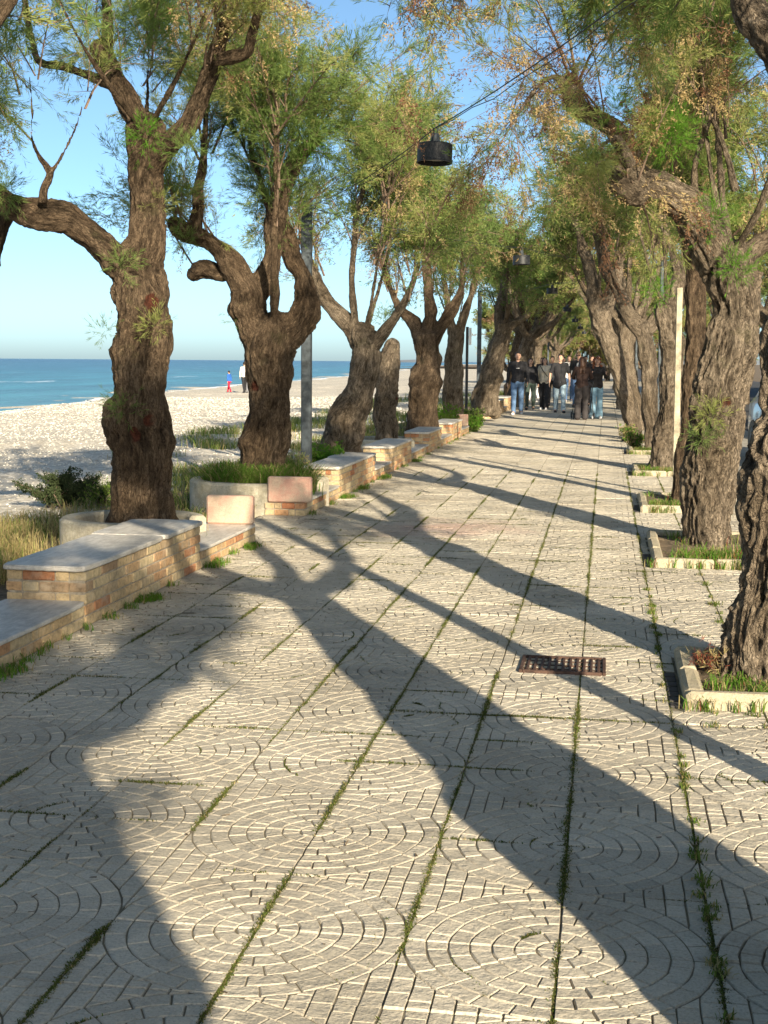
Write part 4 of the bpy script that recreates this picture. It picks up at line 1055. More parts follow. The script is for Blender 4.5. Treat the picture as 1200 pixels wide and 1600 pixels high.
for k in range(7):
    A, B = PT[k], PT[k + 1]
    if k < 2:
        t = .48 if k == 0 else .47
        Yl = [10.3, 21.1][k]; p = at(lamp_px[k][0], lamp_px[k][1], Yl)
    else:
        xm, ym = A[0] + (B[0] - A[0]) * .53, A[1] + (B[1] - A[1]) * .53; p = np.array([-1.24 if k > 2 else -1.27, ym, 3.17])
    z0 = p[2] - .09
    make_lamp((p[0], p[1], z0), ll[k], (R(random.uniform(-3, 3)), R(random.uniform(-2, 4)), 0))
    mb = MB(); j = np.array([p[0], p[1], z0 + .135 + .112])
    a = np.array([A[0], A[1], A[2] - .08]); b = np.array([B[0], B[1], B[2] - .08])
    for st in (0, 1):
        pts = []
        for (q0, q1) in ((a, j), (j, b)):
            for t in np.linspace(0, 1, 14)[: -1 if q0 is a else None]:
                q = q0 + (q1 - q0) * t; q = q - np.array([0, 0, .07]) * 4 * t * (1 - t) * (1 + st * .6) + np.array([.0, 0, .012 * math.sin(t * 31 + k)]) * st
                pts.append(tuple(q))
        mb.tube(pts, .0042 if st == 0 else .003, 6)
    o = mb.build('overhead_cable', M['black']); tag(o, ['black cable from the tall grey post over the nearest lamp to the upper right', 'black cable from the tall grey post across to the second lamp', 'black cable holding the third lamp'][k] if k < 3 else 'thin far cable between the last grey posts', 'cable', 'cables zigzagging over the path')
# thin signpost
root = empty('signpost', (-3.36, 34.5, 0), label='thin dark post with a small white plate, before the sea', cat='signpost')
mb = MB(); mb.tube([(0, 0, -.1), (0, 0, 2.35)], .035, 12); mb.build('pole', M['black'], root)
mb = MB(); mb.box((.075, -.03, 2.12), (.06, .012, .42), bev=.003); mb.build('plate', M['whitesign'], root)
# wooden stake beside the slender tree
root = empty('wooden_stake', (.78, 16.3, 0), label='pale squared timber stake standing beside the slender tree', cat='stake')
sb_, st_ = at(1055, 772, 16.3), at(1062, 450, 16.3)
mb = MB(); mb.box((float(sb_[0] + st_[0]) / 2 - .78, 0, float(st_[2]) / 2 - .05), (.062, .055, float(st_[2]) + .1), bev=.004, ry=math.atan2(float(st_[0] - sb_[0]), float(st_[2] - sb_[2])), jit=.003)
mb.build('post', M['stake'], root)

# ================================================================== DRAIN GRATE, KERBS, SLOTS
def grate():
    root = empty('drain_grate', (-.175, 6.93, .004), label='rusty rectangular iron drain grate set in the paving', cat='grate')
    W, D = .42, .36
    mb = MB(); t = .018
    for s in (-1, 1):
        mb.box((s * (W / 2 - t / 2), 0, 0), (t, D, .022), bev=.003); mb.box((0, s * (D / 2 - t / 2), 0), (W - 2 * t - .001, t, .021), bev=.003)
    mb.build('frame', M['rust'], root)
    mb = MB()
    for k in range(11): mb.box((-W / 2 + .038 + k * .0345, 0, -.001), (.014, D - 2 * t - .001, .017), bev=.003)
    for k in range(3): mb.box((0, -.09 + k * .09, -.004), (W - 2 * t - .002, .012, .012), bev=.002)
    mb.build('bars', M['rust'], root)
    mb = MB(); mb.box((0, 0, -.0085), (W - .01, D - .01, .003)); mb.build('dark_sheet', mat_simple('near-black drain sheet', (.03, .024, .018), .95), root)  # thin near-black sheet close under the bars, no hollow below
grate()
kl = ['pale kerb around the pit of the rough trunk at the right edge', 'pale kerb around the pit of the twin-lobed tree', 'pale kerb around the pit of the slender tree and stake',
      'pale kerb in front of the wide-footed tree', 'pale kerb around the fifth pit on the right', 'pale kerb around the pit beneath the left-leaning tree', 'pale kerb around the pit beside the viewer']
for k, (a, b, c, d) in enumerate(PITS):
    mb = MB(); h = .078; t = .085; g = random.Random(k)
    cx, cy = (a + b) / 2, (c + d) / 2
    def bar(x0, x1, y0, y1):
        L = max(x1 - x0, y1 - y0); n = max(1, round(L / .5))
        for i in range(n):
            if x1 - x0 > y1 - y0: q = (x0 + (x1 - x0) * i / n, x0 + (x1 - x0) * (i + 1) / n, y0, y1)
            else: q = (x0, x1, y0 + (y1 - y0) * i / n, y0 + (y1 - y0) * (i + 1) / n)
            mb.box(((q[0] + q[1]) / 2 - cx, (q[2] + q[3]) / 2 - cy, h / 2 - .02 + g.uniform(-.004, .004)), (q[1] - q[0] - .004, q[3] - q[2] - .004, h + .02), bev=.018, rz=g.uniform(-.012, .012), jit=.004)
    bar(a, b, c, c + t); bar(a, b, d - t, d); bar(a, a + t, c + t, d - t); bar(b - t, b, c + t, d - t)
    o = mb.build('pit_kerb', M['kerb']); o.location = (cx, cy, 0); tag(o, kl[k], 'kerb', 'kerbs of the tree pits')
    # slotted gutter beside the kerb
    mb = MB()
    for i in range(7): mb.box((0, -.30 + i * .1, 0), (.05, .075, .012), bev=.003)
    o = mb.build('gutter_slot', mat_simple('dark gutter', (.06, .055, .05), .8)); o.location = (a - .04, c + .35, -.001)
    tag(o, 'dark slotted gutter beside the kerb of ' + ['the rough right-edge trunk', 'the twin-lobed tree', 'the slender tree', 'the wide-footed tree', 'the fifth pit', 'the left-leaning tree', 'the pit beside the viewer'][k], 'gutter', 'gutters beside the pits')

# ================================================================== GRASS AND WEEDS
def blades(P, h, r, wd=.006, lean=.5, seg=3):
    k = len(P); h = np.broadcast_to(h, k)[:, None] * r.uniform(.5, 1.2, (k, 1))
    a = r.uniform(0, 6.283, (k, 1)); dr = np.concatenate([np.cos(a), np.sin(a), 0 * a], 1) * (lean * r.uniform(.1, 1., (k, 1)))
    a2 = a + 1.57 + r.normal(0, .5, (k, 1)); sd_ = np.concatenate([np.cos(a2), np.sin(a2), 0 * a2], 1) * wd / 2
    up_ = np.array([0, 0, 1.])
    p0 = P; p1 = P + (up_ * .55 + dr * .25) * h; p2 = P + (up_ * .85 + dr * .8) * h; p3 = P + (up_ * (1 - .35 * np.linalg.norm(dr, axis=1, keepdims=True)) + dr * 1.3) * h
    V = np.stack([p0 - sd_, p0 + sd_, p1 - sd_ * .9, p1 + sd_ * .9, p2 - sd_ * .6, p2 + sd_ * .6, p3], 1).reshape(-1, 3)
    b = 7 * np.arange(k)[:, None]
    F4 = np.concatenate([b + [0, 1, 3, 2], b + [2, 3, 5, 4]], 1).reshape(-1); F3 = (b + [4, 5, 6]).reshape(-1)
    return V, F4, F3
def grass_obj(name, P, h, mats, seed, wd=.006, lean=.6, prob=None):
    r = np.random.default_rng(seed); V, F4, F3 = blades(P, h, r, wd, lean); k = len(P)
    kind = r.choice(len(mats), k, p=prob)
    me = npmesh(name, V, np.concatenate([F4, F3]), np.concatenate([np.full(2 * k, 4), np.full(k, 3)]), mi=np.concatenate([np.repeat(kind, 2), kind]))
    return link(name, me, None, mats)
gg = np.random.default_rng(77)
def clumps(xr, yr, n, per, rad, zf=lambda x, y: 0 * x, keep=None):
    cx = gg.uniform(*xr, n); cy = gg.uniform(*yr, n)
    if keep is not None: k = keep(cx, cy); cx, cy = cx[k], cy[k]
    i = np.repeat(np.arange(len(cx)), per); x = cx[i] + gg.normal(0, rad, len(i)); y = cy[i] + gg.normal(0, rad, len(i))
    return np.column_stack([x, y, zf(x, y)])
# dry grass by the first planter
P = clumps((-6.6, -4.1), (7.6, 13.0), 420, 60, .09, lambda x, y: np.where(x < -5.4, beach_z(x, y), strip_z(x, y)) - .01, lambda x, y: (fbm(np.column_stack([x * .9, y * .9, x * 0]), 2) > -.25 - (x + 5.2) * .5) & (x > -6.2 + (y - 9) * .15) & (np.hypot(x + 3.62, y - 10.5) > .62))
tag(grass_obj('dry_grass', P, .20, [M['straw'], M['grass'], M['g2']], 1, .006, .8, [.80, .05, .15]), 'dry straw-coloured grass growing between the first planter and the shingle', 'grass', kind='stuff')
# tall green grass in the second planter
P = clumps((-4.05, -2.95), (13.45, 14.6), 105, 42, .05, lambda x, y: 0 * x + .12, lambda x, y: (np.hypot(x + 3.46, y - 14.0) < .58) & (np.hypot(x + 3.52, y - 14.25) > .28))
tag(grass_obj('planter_grass', P, .34, [M['grass'], M['g5'], M['straw']], 2, .008, .95, [.6, .22, .18]), 'lush drooping green grass filling the planter behind the pink blocks', 'grass', kind='stuff')
for cx, cy, rr in ((-3.46, 14.0, .6), (-3.62, 10.5, .47), (-3.5, 18.8, .56), (-3.5, 22.6, .56)):
    mb = MB(); mb.lathe([(0, .14 if cy == 14 else .06), (rr * .6, .12 if cy == 14 else .05), (rr, .09 if cy == 14 else .03), (rr, -.1)], (cx, cy, 0), 32)
    tag(mb.build('planter_soil', M['soil'], smooth=True), kind='structure')
P = clumps((-4.2, -3.1), (9.8, 11.), 60, 40, .06, lambda x, y: 0 * x + .05, lambda x, y: (np.hypot(x + 3.62, y - 10.5) < .46))
tag(grass_obj('ring_grass', P, .16, [M['grass'], M['bush'], M['straw']], 3, .006, .9, [.5, .3, .2]), 'short dark green grass at the foot of the nearest large tree', 'grass', kind='stuff')
# weeds of the strip behind the benches and toward the beach
zz = lambda x, y: np.where(x < -5.4, beach_z(x, y), strip_z(x, y)) - .01
P = clumps((-6.2, -3.4), (11.5, 34), 620, 40, .10, zz, lambda x, y: (fbm(np.column_stack([x * .7, y * .7, x * 0 + 4]), 2) > -.15 - (x + 5.) * .35) & (x < -3.35))
tag(grass_obj('strip_grass', P, .17, [M['grass'], M['g2'], M['straw'], M['bush']], 4, .009, .8, [.36, .24, .28, .12]), 'patchy green and dry grass on the strip between the left trees and the shingle', 'grass', kind='stuff')
P = clumps((-9.5, -4.4), (22, 75), 240, 60, .2, zz, lambda x, y: (fbm(np.column_stack([x * .4, y * .25, x * 0 + 9]), 2) > .05 - (x + 5.) * -.10))
tag(grass_obj('beach_tussocks', P, .24, [M['grass'], M['g2'], M['straw']], 5, .014, .8, [.5, .3, .2]), 'low green tussocks scattered at the back of the beach', 'grass', kind='stuff')
# tufts along the bench foot and the kerbs
Pl = []
for y0, y1, n in ((4.6, 11.3, 34), (13.3, 30., 60)): Pl.append(clumps((-2.855, -2.80), (y0, y1), n // 2, 26, .022))
for (cy, n) in ((8.35, 12), (9.95, 10), (10.9, 12), (15.2, 16), (16.3, 12), (6.2, 10), (17.9, 12), (21, 12), (30.3, 24)): Pl.append(clumps((-2.83, -2.74), (cy - .14, cy + .14), n, 24, .026))
tag(grass_obj('bench_foot_grass', np.concatenate(Pl), .045, [M['g5'], M['grass'], M['straw']], 6, .005, .9, [.5, .3, .2]), 'small bright tufts of grass along the foot of the brick benches', 'grass', kind='stuff')
for k, (a, b, c, d) in enumerate(PITS[:6]):
    P = np.concatenate([clumps((a + .12, b - .1), (c + .10, c + .38), 26, 30, .03, lambda x, y: 0 * x + .03), clumps((a + .1, b - .1), (c + .3, d - .1), 18, 24, .04, lambda x, y: 0 * x + .03), clumps((a - .02, b), (c - .03, c - .005), 16, 14, .018)])
    P = P[np.hypot(P[:, 0] - .82, P[:, 1] - (c + d) / 2) > .2]
    tag(grass_obj('pit_grass', P, .085 if k else .06, [M['g5'], M['grass'], M['straw'], M['scar']], 20 + k, .005, .9, [.4, .3, .25, .05]), 'green and dry grass at the foot of ' + ['the rough trunk at the right edge', 'the twin-lobed tree', 'the slender tree', 'the wide-footed tree', 'the grey forked tree', 'the left-leaning tree'][k], 'grass', kind='stuff')
# moss and tiny weeds in the joints
def moss():
    r = np.random.default_rng(5); Pl = []
    for i in range(-7, 4):
        x = GX0 + i * T; n = 15000; y = 2.8 + 17 * r.random(n) ** 1.5
        wgt = {0: .85, 1: 1.1, -1: .75, 3: .8, 2: .7}.get(i, .6)
        dn = fbm(np.column_stack([y * 2.2, y * 0 + i * 5, y * 0]), 3) * .5 + .5
        k = r.random(n) < np.clip((dn - (1 - wgt) * .62) * 2.2, 0, 1); y = y[k]
        Pl.append(np.column_stack([x + r.normal(0, .0045 + .003 * wgt, len(y)), y, np.full(len(y), -.003)]))
    for j in range(-5, 26):
        y = GY0 + j * T; n = 5000; x = r.uniform(-2.8, 1.4, n)
        dn = fbm(np.column_stack([x * 2.6, x * 0 + j * 3, x * 0 + 2]), 3) * .5 + .5
        k = r.random(n) < np.clip((dn - .50) * 1.9, 0, 1); x = x[k]
        Pl.append(np.column_stack([x, y + r.normal(0, .004, len(x)), np.full(len(x), -.003)]))
    # a few grooves of the fans too
    for c in range(150):
        cx = GX0 + 2 * T * r.integers(-4, 3) ; cy = GY0 + 2 * T * r.integers(-2, 16); rad = T / 7 * r.integers(2, 7); a0 = r.uniform(0, 6.28); da = r.uniform(.15, .5)
        a = a0 + r.normal(0, da / 2, 60); Pl.append(np.column_stack([cx + rad * np.cos(a), cy + rad * np.sin(a), np.full(60, -.004)]))
    for (x0_, y0_, x1_, y1_) in ((-.46, 4.1, -.62, 3.0), (-.40, 3.35, -.02, 3.05), (-.12, 3.5, .20, 3.1), (-.30, 4.95, .02, 4.2), (-.75, 6.2, -.5, 5.4), (.45, 5.2, .75, 4.7), (-1.3, 7.2, -1.05, 6.5)):
        t = r.random(150); P_ = np.column_stack([x0_ + (x1_ - x0_) * t, y0_ + (y1_ - y0_) * t, np.full(150, -.003)]); P_[:, 0] += .035 * vn(np.column_stack([t * 9 + x0_ * 7, t * 0, t * 0])); P_ = P_[vn(np.column_stack([t * 14 + y0_, t * 0, t * 0])) > -.25]
        Pl.append(P_ + np.column_stack([r.normal(0, .003, (len(P_), 2)), np.zeros(len(P_))]))
    P = np.concatenate(Pl); P = P[(P[:, 0] > -2.84) & (P[:, 0] < 1.45)]
    bad = np.array([in_pit(x, y, .01) for x, y in P[:, :2]]); P = P[~bad]
    h = .005 + .007 * np.clip(fbm(np.column_stack([P[:, 0] * 5, P[:, 1] * 3, P[:, 0] * 0]), 2) + .3, 0, 1)
    tag(grass_obj('joint_moss', P, h, [M['moss'], M['mossg'], M['straw']], 8, .0035, 1.3, [.72, .18, .10]), 'moss and tiny weeds growing in the joints of the paving', 'moss', kind='stuff')
    # bigger weeds on the right joint
    P = clumps((.30, .325), (3.0, 9.5), 46, 30, .012); P = P[~np.array([in_pit(x, y, .08) for x, y in P[:, :2]])]
    P2 = clumps((.66, .98), (8.2, 10.3), 40, 26, .014, keep=lambda x, y: abs(x - .71) < .03)
    P3 = clumps((.4, 1.3), (5.6, 6.15), 14, 30, .02)
    tag(grass_obj('joint_weeds', np.concatenate([P, P2, P3]), .022, [M['grass'], M['mossg'], M['straw']], 9, .0042, 1.1, [.35, .40, .25]), 'small green weeds growing in the joints near the right kerb', 'weeds', kind='stuff')
moss()
# little dead leaves on the paving
def litter():
    r = np.random.default_rng(9); n = 1500; x = r.uniform(-2.8, 1.4, n); y = 3 + 22 * r.random(n)
    e = r.random(n) < .35; x[e] = -2.78 + np.abs(r.normal(0, .12, e.sum()))
    P = np.column_stack([x, y, np.full(n, .006)])
    d = r.normal(0, 1, (n, 3)); d[:, 2] *= .15; d = norm(d) * r.uniform(.008, .03, (n, 1)); s = norm(np.cross(d, [0, 0, 1])) * r.uniform(.001, .005, (n, 1))
    V = np.stack([P - s, P + s, P + d + s * .3, P + d - s * .3 + np.array([0, 0, .003])], 1).reshape(-1, 3)
    o = link('leaf_litter', npmesh('litter', V, np.arange(len(V)), 4), None, [mat_simple('dry litter', (.12, .085, .05), .9)])
    tag(o, 'dry twigs and leaf scraps scattered on the paving', 'litter', kind='stuff')
litter()
# bushes
def bush(loc, rad, h, mats, label, n, seed, cat='bush', wd=.012, name='bush', leaf=.035):
    r = np.random.default_rng(seed); root = empty(name, loc, label=label, cat=cat)
    ns = 40; mb = MB(); O = []; D = []
    for k in range(ns):
        a = r.uniform(0, 6.28); rr = rad * r.uniform(.3, 1.1); hh = h * r.uniform(.5, 1.1)
        p0 = np.array([r.normal(0, rad * .25), r.normal(0, rad * .25), 0]); p2 = np.array([math.cos(a) * rr, math.sin(a) * rr, hh]); p1 = (p0 + p2) / 2 + [r.normal(0, rad * .25), r.normal(0, rad * .25), hh * r.uniform(-.1, .3)]
        mb.tube([tuple(p0), tuple(p1), tuple(p2)], [.005, .004, .002], 4)
        for t in np.linspace(.25, 1, n // ns): O.append((1 - t) ** 2 * p0 + 2 * t * (1 - t) * p1 + t * t * p2); D.append(p2 - p0)
    mb.build('stems', M['twig'], root)
    O = np.array(O); D = norm(np.array(D)) * .03
    O = O + r.normal(0, leaf * .8, O.shape); D = norm(D + r.normal(0, .03, D.shape)) * .03
    V, mi = needles(O, D, 5, leaf, wd, 1.3, r.integers(0, len(mats), len(O)), r)
    link('leaves', npmesh('leaves', V, np.arange(len(V)), 4, mi=mi), root, mats)
    return root
bush((-6.15, 15.4, float(beach_z(np.array([-6.15]), np.array([15.4]))[0])), .5, .38, [M['bush']], 'dark low bush on the shingle left of the large tree', 4200, 1, leaf=.026)
bush((-5.45, 14.9, -.1), .25, .2, [M['bush'], M['grass']], 'smaller grey-green bush beside the dark bush', 900, 2)
bush((-3.42, 17.2, 0), .22, .38, [M['g5'], M['grass']], 'bright green leafy weed behind the long bench', 1100, 3, 'weed', .018, 'leafy_weed', .06)
bush((-3.6, 15.6, 0), .35, .42, [M['straw'], M['g2']], 'pale grey flowering weed at the foot of the grey post', 1500, 4, 'weed', .008, 'flowering_weed')
bush((-3.35, 29.3, 0), .3, .55, [M['grass'], M['g5']], 'green climbing weed on the trunk behind the far end of the bench', 900, 5, 'weed', .02, 'leafy_weed', .05)
bush((-3.2, 33.3, 0), .35, .35, [M['grass'], M['bush']], 'dark green weed at the foot of the tree by the signpost', 900, 6, 'weed', .02, 'leafy_weed', .05)
bush((-8.55, 25.5, float(beach_z(np.array([-8.55]), np.array([25.5]))[0])), .18, .42, [M['straw'], M['scar']], 'dry reddish weed standing alone on the shingle', 260, 7, 'weed', .008, 'dry_weed')
bush((-2.85, 31.0, 0), .22, .28, [M['g5'], M['grass']], 'bright green weed at the gap after the long bench', 800, 8, 'weed', .02, 'leafy_weed', .05)
bush((.52, 24.9, 0), .16, .3, [M['g5'], M['straw']], 'yellow-green weed by the kerb near the walkers', 600, 9, 'weed', .014, 'leafy_weed')
bush((.46, 27.3, 0), .16, .3, [M['g5'], M['straw']], 'second yellow-green weed by the kerb, closer to the walkers', 600, 10, 'weed', .014, 'leafy_weed')
bush((.56, 6.78, .04), .09, .07, [M['scar'], M['straw']], 'brown withered tuft beside the rough right-edge trunk', 240, 12, 'tuft', .004, 'withered_tuft', .04)
# epicormic sprays on the near trunk: thin twigs left of the first trunk
def spray(base, tips, label, mats, seed, parent_tree=None):
    r = np.random.default_rng(seed); root = empty('side_spray', base, label=label, cat='twig')
    mb = MB(); O = []; D = []
    for tp in tips:
        p0 = np.zeros(3); p2 = np.array(tp) - np.array(base); p1 = p2 * .5 + np.array([0, 0, -.03])
        mb.tube([tuple(p0), tuple(p1), tuple(p2)], [.006, .004, .002], 5)
        for t in np.linspace(.2, 1, 26): O.append((1 - t) ** 2 * p0 + 2 * t * (1 - t) * p1 + t * t * p2); D.append(p2)
    mb.build('twig', M['twig'], root); O = np.array(O); D = norm(np.array(D)) * .06
    V, mi = needles(O, D, 9, .05, .004, .5, r.integers(0, len(mats), len(O)), r)
    link('leaves', npmesh('l', V, np.arange(len(V)), 4, mi=mi), root, mats)
# ================================================================== PEOPLE
SKIN = mat_simple('skin', (.50, .31, .22), .55, var=.06, nscale=8, bump=0)
def cloth(name, c, var=.2): return mat_simple(name, c, .9, var=var, nscale=7, bump=.004)
CL = {'black': cloth('black cloth', (.024, .024, .027)), 'char': cloth('charcoal cloth', (.045, .04, .04)), 'brown': cloth('dark brown cloth', (.04, .024, .02)), 'jeans': cloth('blue denim', (.11, .19, .32)), 'djeans': cloth('dark blue denim', (.06, .11, .21)),
      'ljeans': cloth('pale blue denim', (.30, .40, .47)), 'wjeans': cloth('washed blue denim', (.20, .34, .44)), 'cream': cloth('cream knit', (.62, .55, .42)), 'white': cloth('white cloth', (.72, .71, .69)), 'red': cloth('red cloth', (.55, .02, .05)),
      'blue': cloth('blue cloth', (.03, .12, .40)), 'leather': cloth('black leather', (.028, .026, .026)), 'grey': cloth('grey cloth', (.20, .20, .21)), 'dkgreen': cloth('dark green cloth', (.04, .06, .05)), 'offw': cloth('off white jumper', (.6, .56, .5))}
HAIR = {'dark': mat_simple('dark hair', (.018, .012, .009), .5, nscale=60, var=.4), 'brown': mat_simple('brown hair', (.06, .03, .018), .5, nscale=60, var=.4), 'auburn': mat_simple('auburn curls', (.20, .07, .03), .5, nscale=60, var=.4), 'blond': mat_simple('sandy hair', (.30, .2, .10), .5, nscale=60)}
M['eye'] = mat_simple('dark eye', (.02, .015, .01), .3); M['lip'] = mat_simple('lip', (.35, .12, .10), .5, var=.05)
def cap(mb, a, ra, b, rb, n=12, sq=None):
    a, b = Vector(a), Vector(b); k = 5
    P = [a.lerp(b, t / k) for t in range(k + 1)]; mb.tube(P, [ra + (rb - ra) * t / k for t in range(k + 1)], n); mb.ball(tuple(a), ra, n); mb.ball(tuple(b), rb, n)
def person(loc, heading, height, label, top='black', legs='jeans', shoe='white', hair=('dark', 'short'), stride=.12, arms=((.22, -.05, .0), (.22, -.05, .0)), wide=1., sleeves='long', voxel=.011, female=False, extra=None, group='people walking towards the viewer', glasses=False, bend=0., cat='person', headturn=0., flare=0, inner=None, hem=.0):
    """local frame: x right, y forward (facing), z up; arms=(out, forward, elbow bend) per side"""
    s = height / 1.75; root = empty('person', loc, heading, label=label, cat=cat, group=group)
    sw = (.165 if female else .19); hw = .095
    J = {}
    for i, sd_ in enumerate((-1, 1)):
        st = stride * sd_
        J['hip', i] = (sd_ * hw, 0, .90); J['knee', i] = (sd_ * .10, st * .75 + .03, .49); J['ank', i] = (sd_ * .10, st * 1.6 - .02, .085); J['toe', i] = (sd_ * .125, st * 1.6 + .14, .03)
        J['sh', i] = (sd_ * sw, -.01, 1.42)
        o, f, e = arms[i]; L1, L2 = .285, .25
        dx, dy = math.sin(o) * sd_, math.sin(f); dz = -math.sqrt(max(.02, 1 - dx * dx - dy * dy))
        el = (sd_ * sw + dx * L1, dy * L1 - .01, 1.42 + dz * L1); J['el', i] = el
        f2 = f + e; inn = -.35 * min(1, abs(e)) * sd_
        d2 = Vector((dx * .4 + inn, math.sin(f2), -math.cos(f2))).normalized(); wr = Vector(el) + d2 * L2; J['wr', i] = tuple(wr); J['hd', i] = d2
    def torso(mb, g=0.):
        for sd_ in (-1, 1):
            cap(mb, (sd_ * .07, 0, .93), .105 + g, (sd_ * .055, 0, 1.08), .088 + g); cap(mb, (sd_ * .055, 0, 1.08), .088 + g, (sd_ * (.085 if not female else .07), 0, 1.32), .10 + g)
            cap(mb, (0, -.01, 1.43), .06 + g * .6, (sd_ * sw * .9, -.01, 1.415), .052 + g)
        if female: cap(mb, (-.06, .07, 1.27), .055 + g * .5, (.06, .07, 1.27), .055 + g * .5)
    def leg(mb, g=0., fl=0, to='ank', g2=None):
        g2 = g if g2 is None else g2
        for i in (0, 1):
            cap(mb, J['hip', i], .085 + g, J['knee', i], .057 + g + fl * .25); kn = Vector(J['knee', i]); an = Vector(J['ank', i])
            mid = kn.lerp(an, .35); cap(mb, kn, .055 + g + fl * .25, mid, .054 + g + fl * .5); cap(mb, mid, .054 + g + fl * .5, an, .036 + g2 + fl)
    def arm(mb, g=0., short=False):
        for i in (0, 1):
            if short: cap(mb, J['sh', i], .05 + g, Vector(J['sh', i]).lerp(Vector(J['el', i]), .75), .045 + g)
            else:
                cap(mb, J['sh', i], .048 + g, J['el', i], .038 + g); cap(mb, J['el', i], .038 + g, Vector(J['el', i]).lerp(Vector(J['wr', i]), .93), .026 + g)
    ht = Matrix.Rotation(headturn, 3, 'Z'); hc = Vector((0, .015, 1.635))
    def H(p): return tuple(hc + ht @ Vector(p))
    b = MB(); torso(b); leg(b); arm(b)
    cap(b, (0, -.01, 1.44), .056, (0, .005, 1.55), .052)
    b.ball(tuple(hc), (.076, .094, .112), 16); b.ball(H((0, .02, -.055)), (.058, .068, .06), 12)
    b.ball(H((0, .094, -.012)), (.012, .020, .022), 8); cap(b, H((0, .085, .02)), .009, H((0, .10, -.02)), .012, 8)
    b.ball(H((0, .078, -.088)), (.022, .016, .015), 8)
    for sd_ in (-1, 1): b.ball(H((sd_ * .078, -.005, -.01)), (.010, .018, .028), 8)
    for i in (0, 1):
        cap(b, J['ank', i], .04, J['toe', i], .032)
        w_ = Vector(J['wr', i]); d = J['hd', i]; sdd = -1 if i == 0 else 1
        side = Vector((0, 1, 0)); side = (side - d * side.dot(d)).normalized(); nrm = d.cross(side).normalized() * sdd
        pc = w_ + d * .045
        for q in (-1, 0, 1): cap(b, w_ + side * q * .012, .017, pc + d * .04 + side * q * .022, .014, 8)
        for q, (fl_, ln) in enumerate(((.0, .062), (.0, .072), (.0, .067), (.0, .052))):
            r0 = pc + d * .045 + side * ((1.5 - q) * .019); m1 = r0 + d * ln * .5 - nrm * .006; m2 = m1 + (d * .8 - nrm * .6).normalized() * ln * .5
            cap(b, r0, .0095, m1, .009, 6); cap(b, m1, .009, m2, .0085, 6)
        t0 = w_ + d * .02 + side * .024; cap(b, t0, .012, t0 + (d * .6 + side * .7).normalized() * .05, .010, 6)
    def fin(mb, nm, mt, vx=voxel, it=2):
        me = remesh(mb, vx, it); me.transform(Matrix.Scale(s, 4)); me.polygons.foreach_set('use_smooth', np.ones(len(me.polygons), bool)); return link(nm, me, root, [mt])
    fin(b, 'body', SKIN, min(voxel, .009))
    # clothing
    c = MB(); torso(c, .018); arm(c, .016, sleeves == 'short')
    if hem: 
        for sd_ in (-1, 1): cap(c, (sd_ * .07, 0, .93), .125, (sd_ * .08, 0, .93 - hem), .13)
    o = fin(c, 'top', CL[top]); V = o.data.vertices
    # folds
    n_ = len(V); A = np.empty(n_ * 3, np.float32); V.foreach_get('co', A); A = A.reshape(-1, 3).astype(float); Nn = np.empty(n_ * 3, np.float32); V.foreach_get('normal', Nn)
    A += Nn.reshape(-1, 3) * (vn(A * np.array([9, 9, 22]) + len(label))[:, None] * .008); V.foreach_set('co', A.astype(np.float32).ravel())
    if inner:
        c = MB(); cap(c, (0, .085, .98), .062, (0, .088, 1.36), .055); fin(c, 'shirt', CL[inner])
    c = MB(); leg(c, .014 * wide, flare, g2=.02 * wide)
    for sd_ in (-1, 1): cap(c, (sd_ * .065, 0, .90), .118, (sd_ * .06, 0, .99), .106)
    o = fin(c, 'trousers', CL[legs]); V = o.data.vertices
    n_ = len(V); A = np.empty(n_ * 3, np.float32); V.foreach_get('co', A); A = A.reshape(-1, 3).astype(float); Nn = np.empty(n_ * 3, np.float32); V.foreach_get('normal', Nn)
    A += Nn.reshape(-1, 3) * (vn(A * np.array([12, 12, 18]) + 3)[:, None] * .008); V.foreach_set('co', A.astype(np.float32).ravel())
    for i in (0, 1):
        c = MB(); a = Vector(J['ank', i]); t = Vector(J['toe', i]); cap(c, (a.x, a.y - .03, .045), .045, (t.x, t.y, .036), .038); c.box(((a.x + t.x) / 2, (a.y + t.y) / 2 - .01, .012), (.085, .27, .024), bev=.008)
        fin(c, 'shoe', CL[shoe], .011)
    h = MB(); h.ball(H((0, -.016, .022)), (.086, .094, .105), 14)
    if hair[1] in ('short',):
        h.ball(H((0, .035, .085)), (.06, .05, .035), 10)
        cutz = True
    elif hair[1] == 'long':
        cap(h, H((0, -.03, .03)), .085, H((0, -.085, -.14)), .075); cap(h, H((-.03, -.07, -.12)), .055, H((-.05, -.10, -.33)), .045); cap(h, H((.03, -.07, -.12)), .055, H((.05, -.10, -.33)), .045)
        for sd_ in (-1, 1): cap(h, H((sd_ * .07, 0, .02)), .03, H((sd_ * .085, -.02, -.14)), .03)
    elif hair[1] == 'curly':
        g = random.Random(4)
        for q in range(60):
            a = g.uniform(0, 6.28); z = g.uniform(-.26, .09); rr = .10 * (1 if z > -.1 else 1.2); x, y = math.cos(a) * rr, math.sin(a) * rr - .02
            if y > .045 and z < .06: continue
            h.ball(H((x, y, z)), g.uniform(.025, .04), 8)
    o = fin(h, 'hair', HAIR[hair[0]], .011, 1)
    # keep the face free of hair
    A = [v for v in o.data.vertices]
    inv = ht.inverted()
    for v in A:
        p = inv @ (v.co / s - hc)
        if p.y > .03 and p.z < .045 and abs(p.x) < .066: p.y = min(p.y, .03) - .03; v.co = (hc + ht @ p) * s
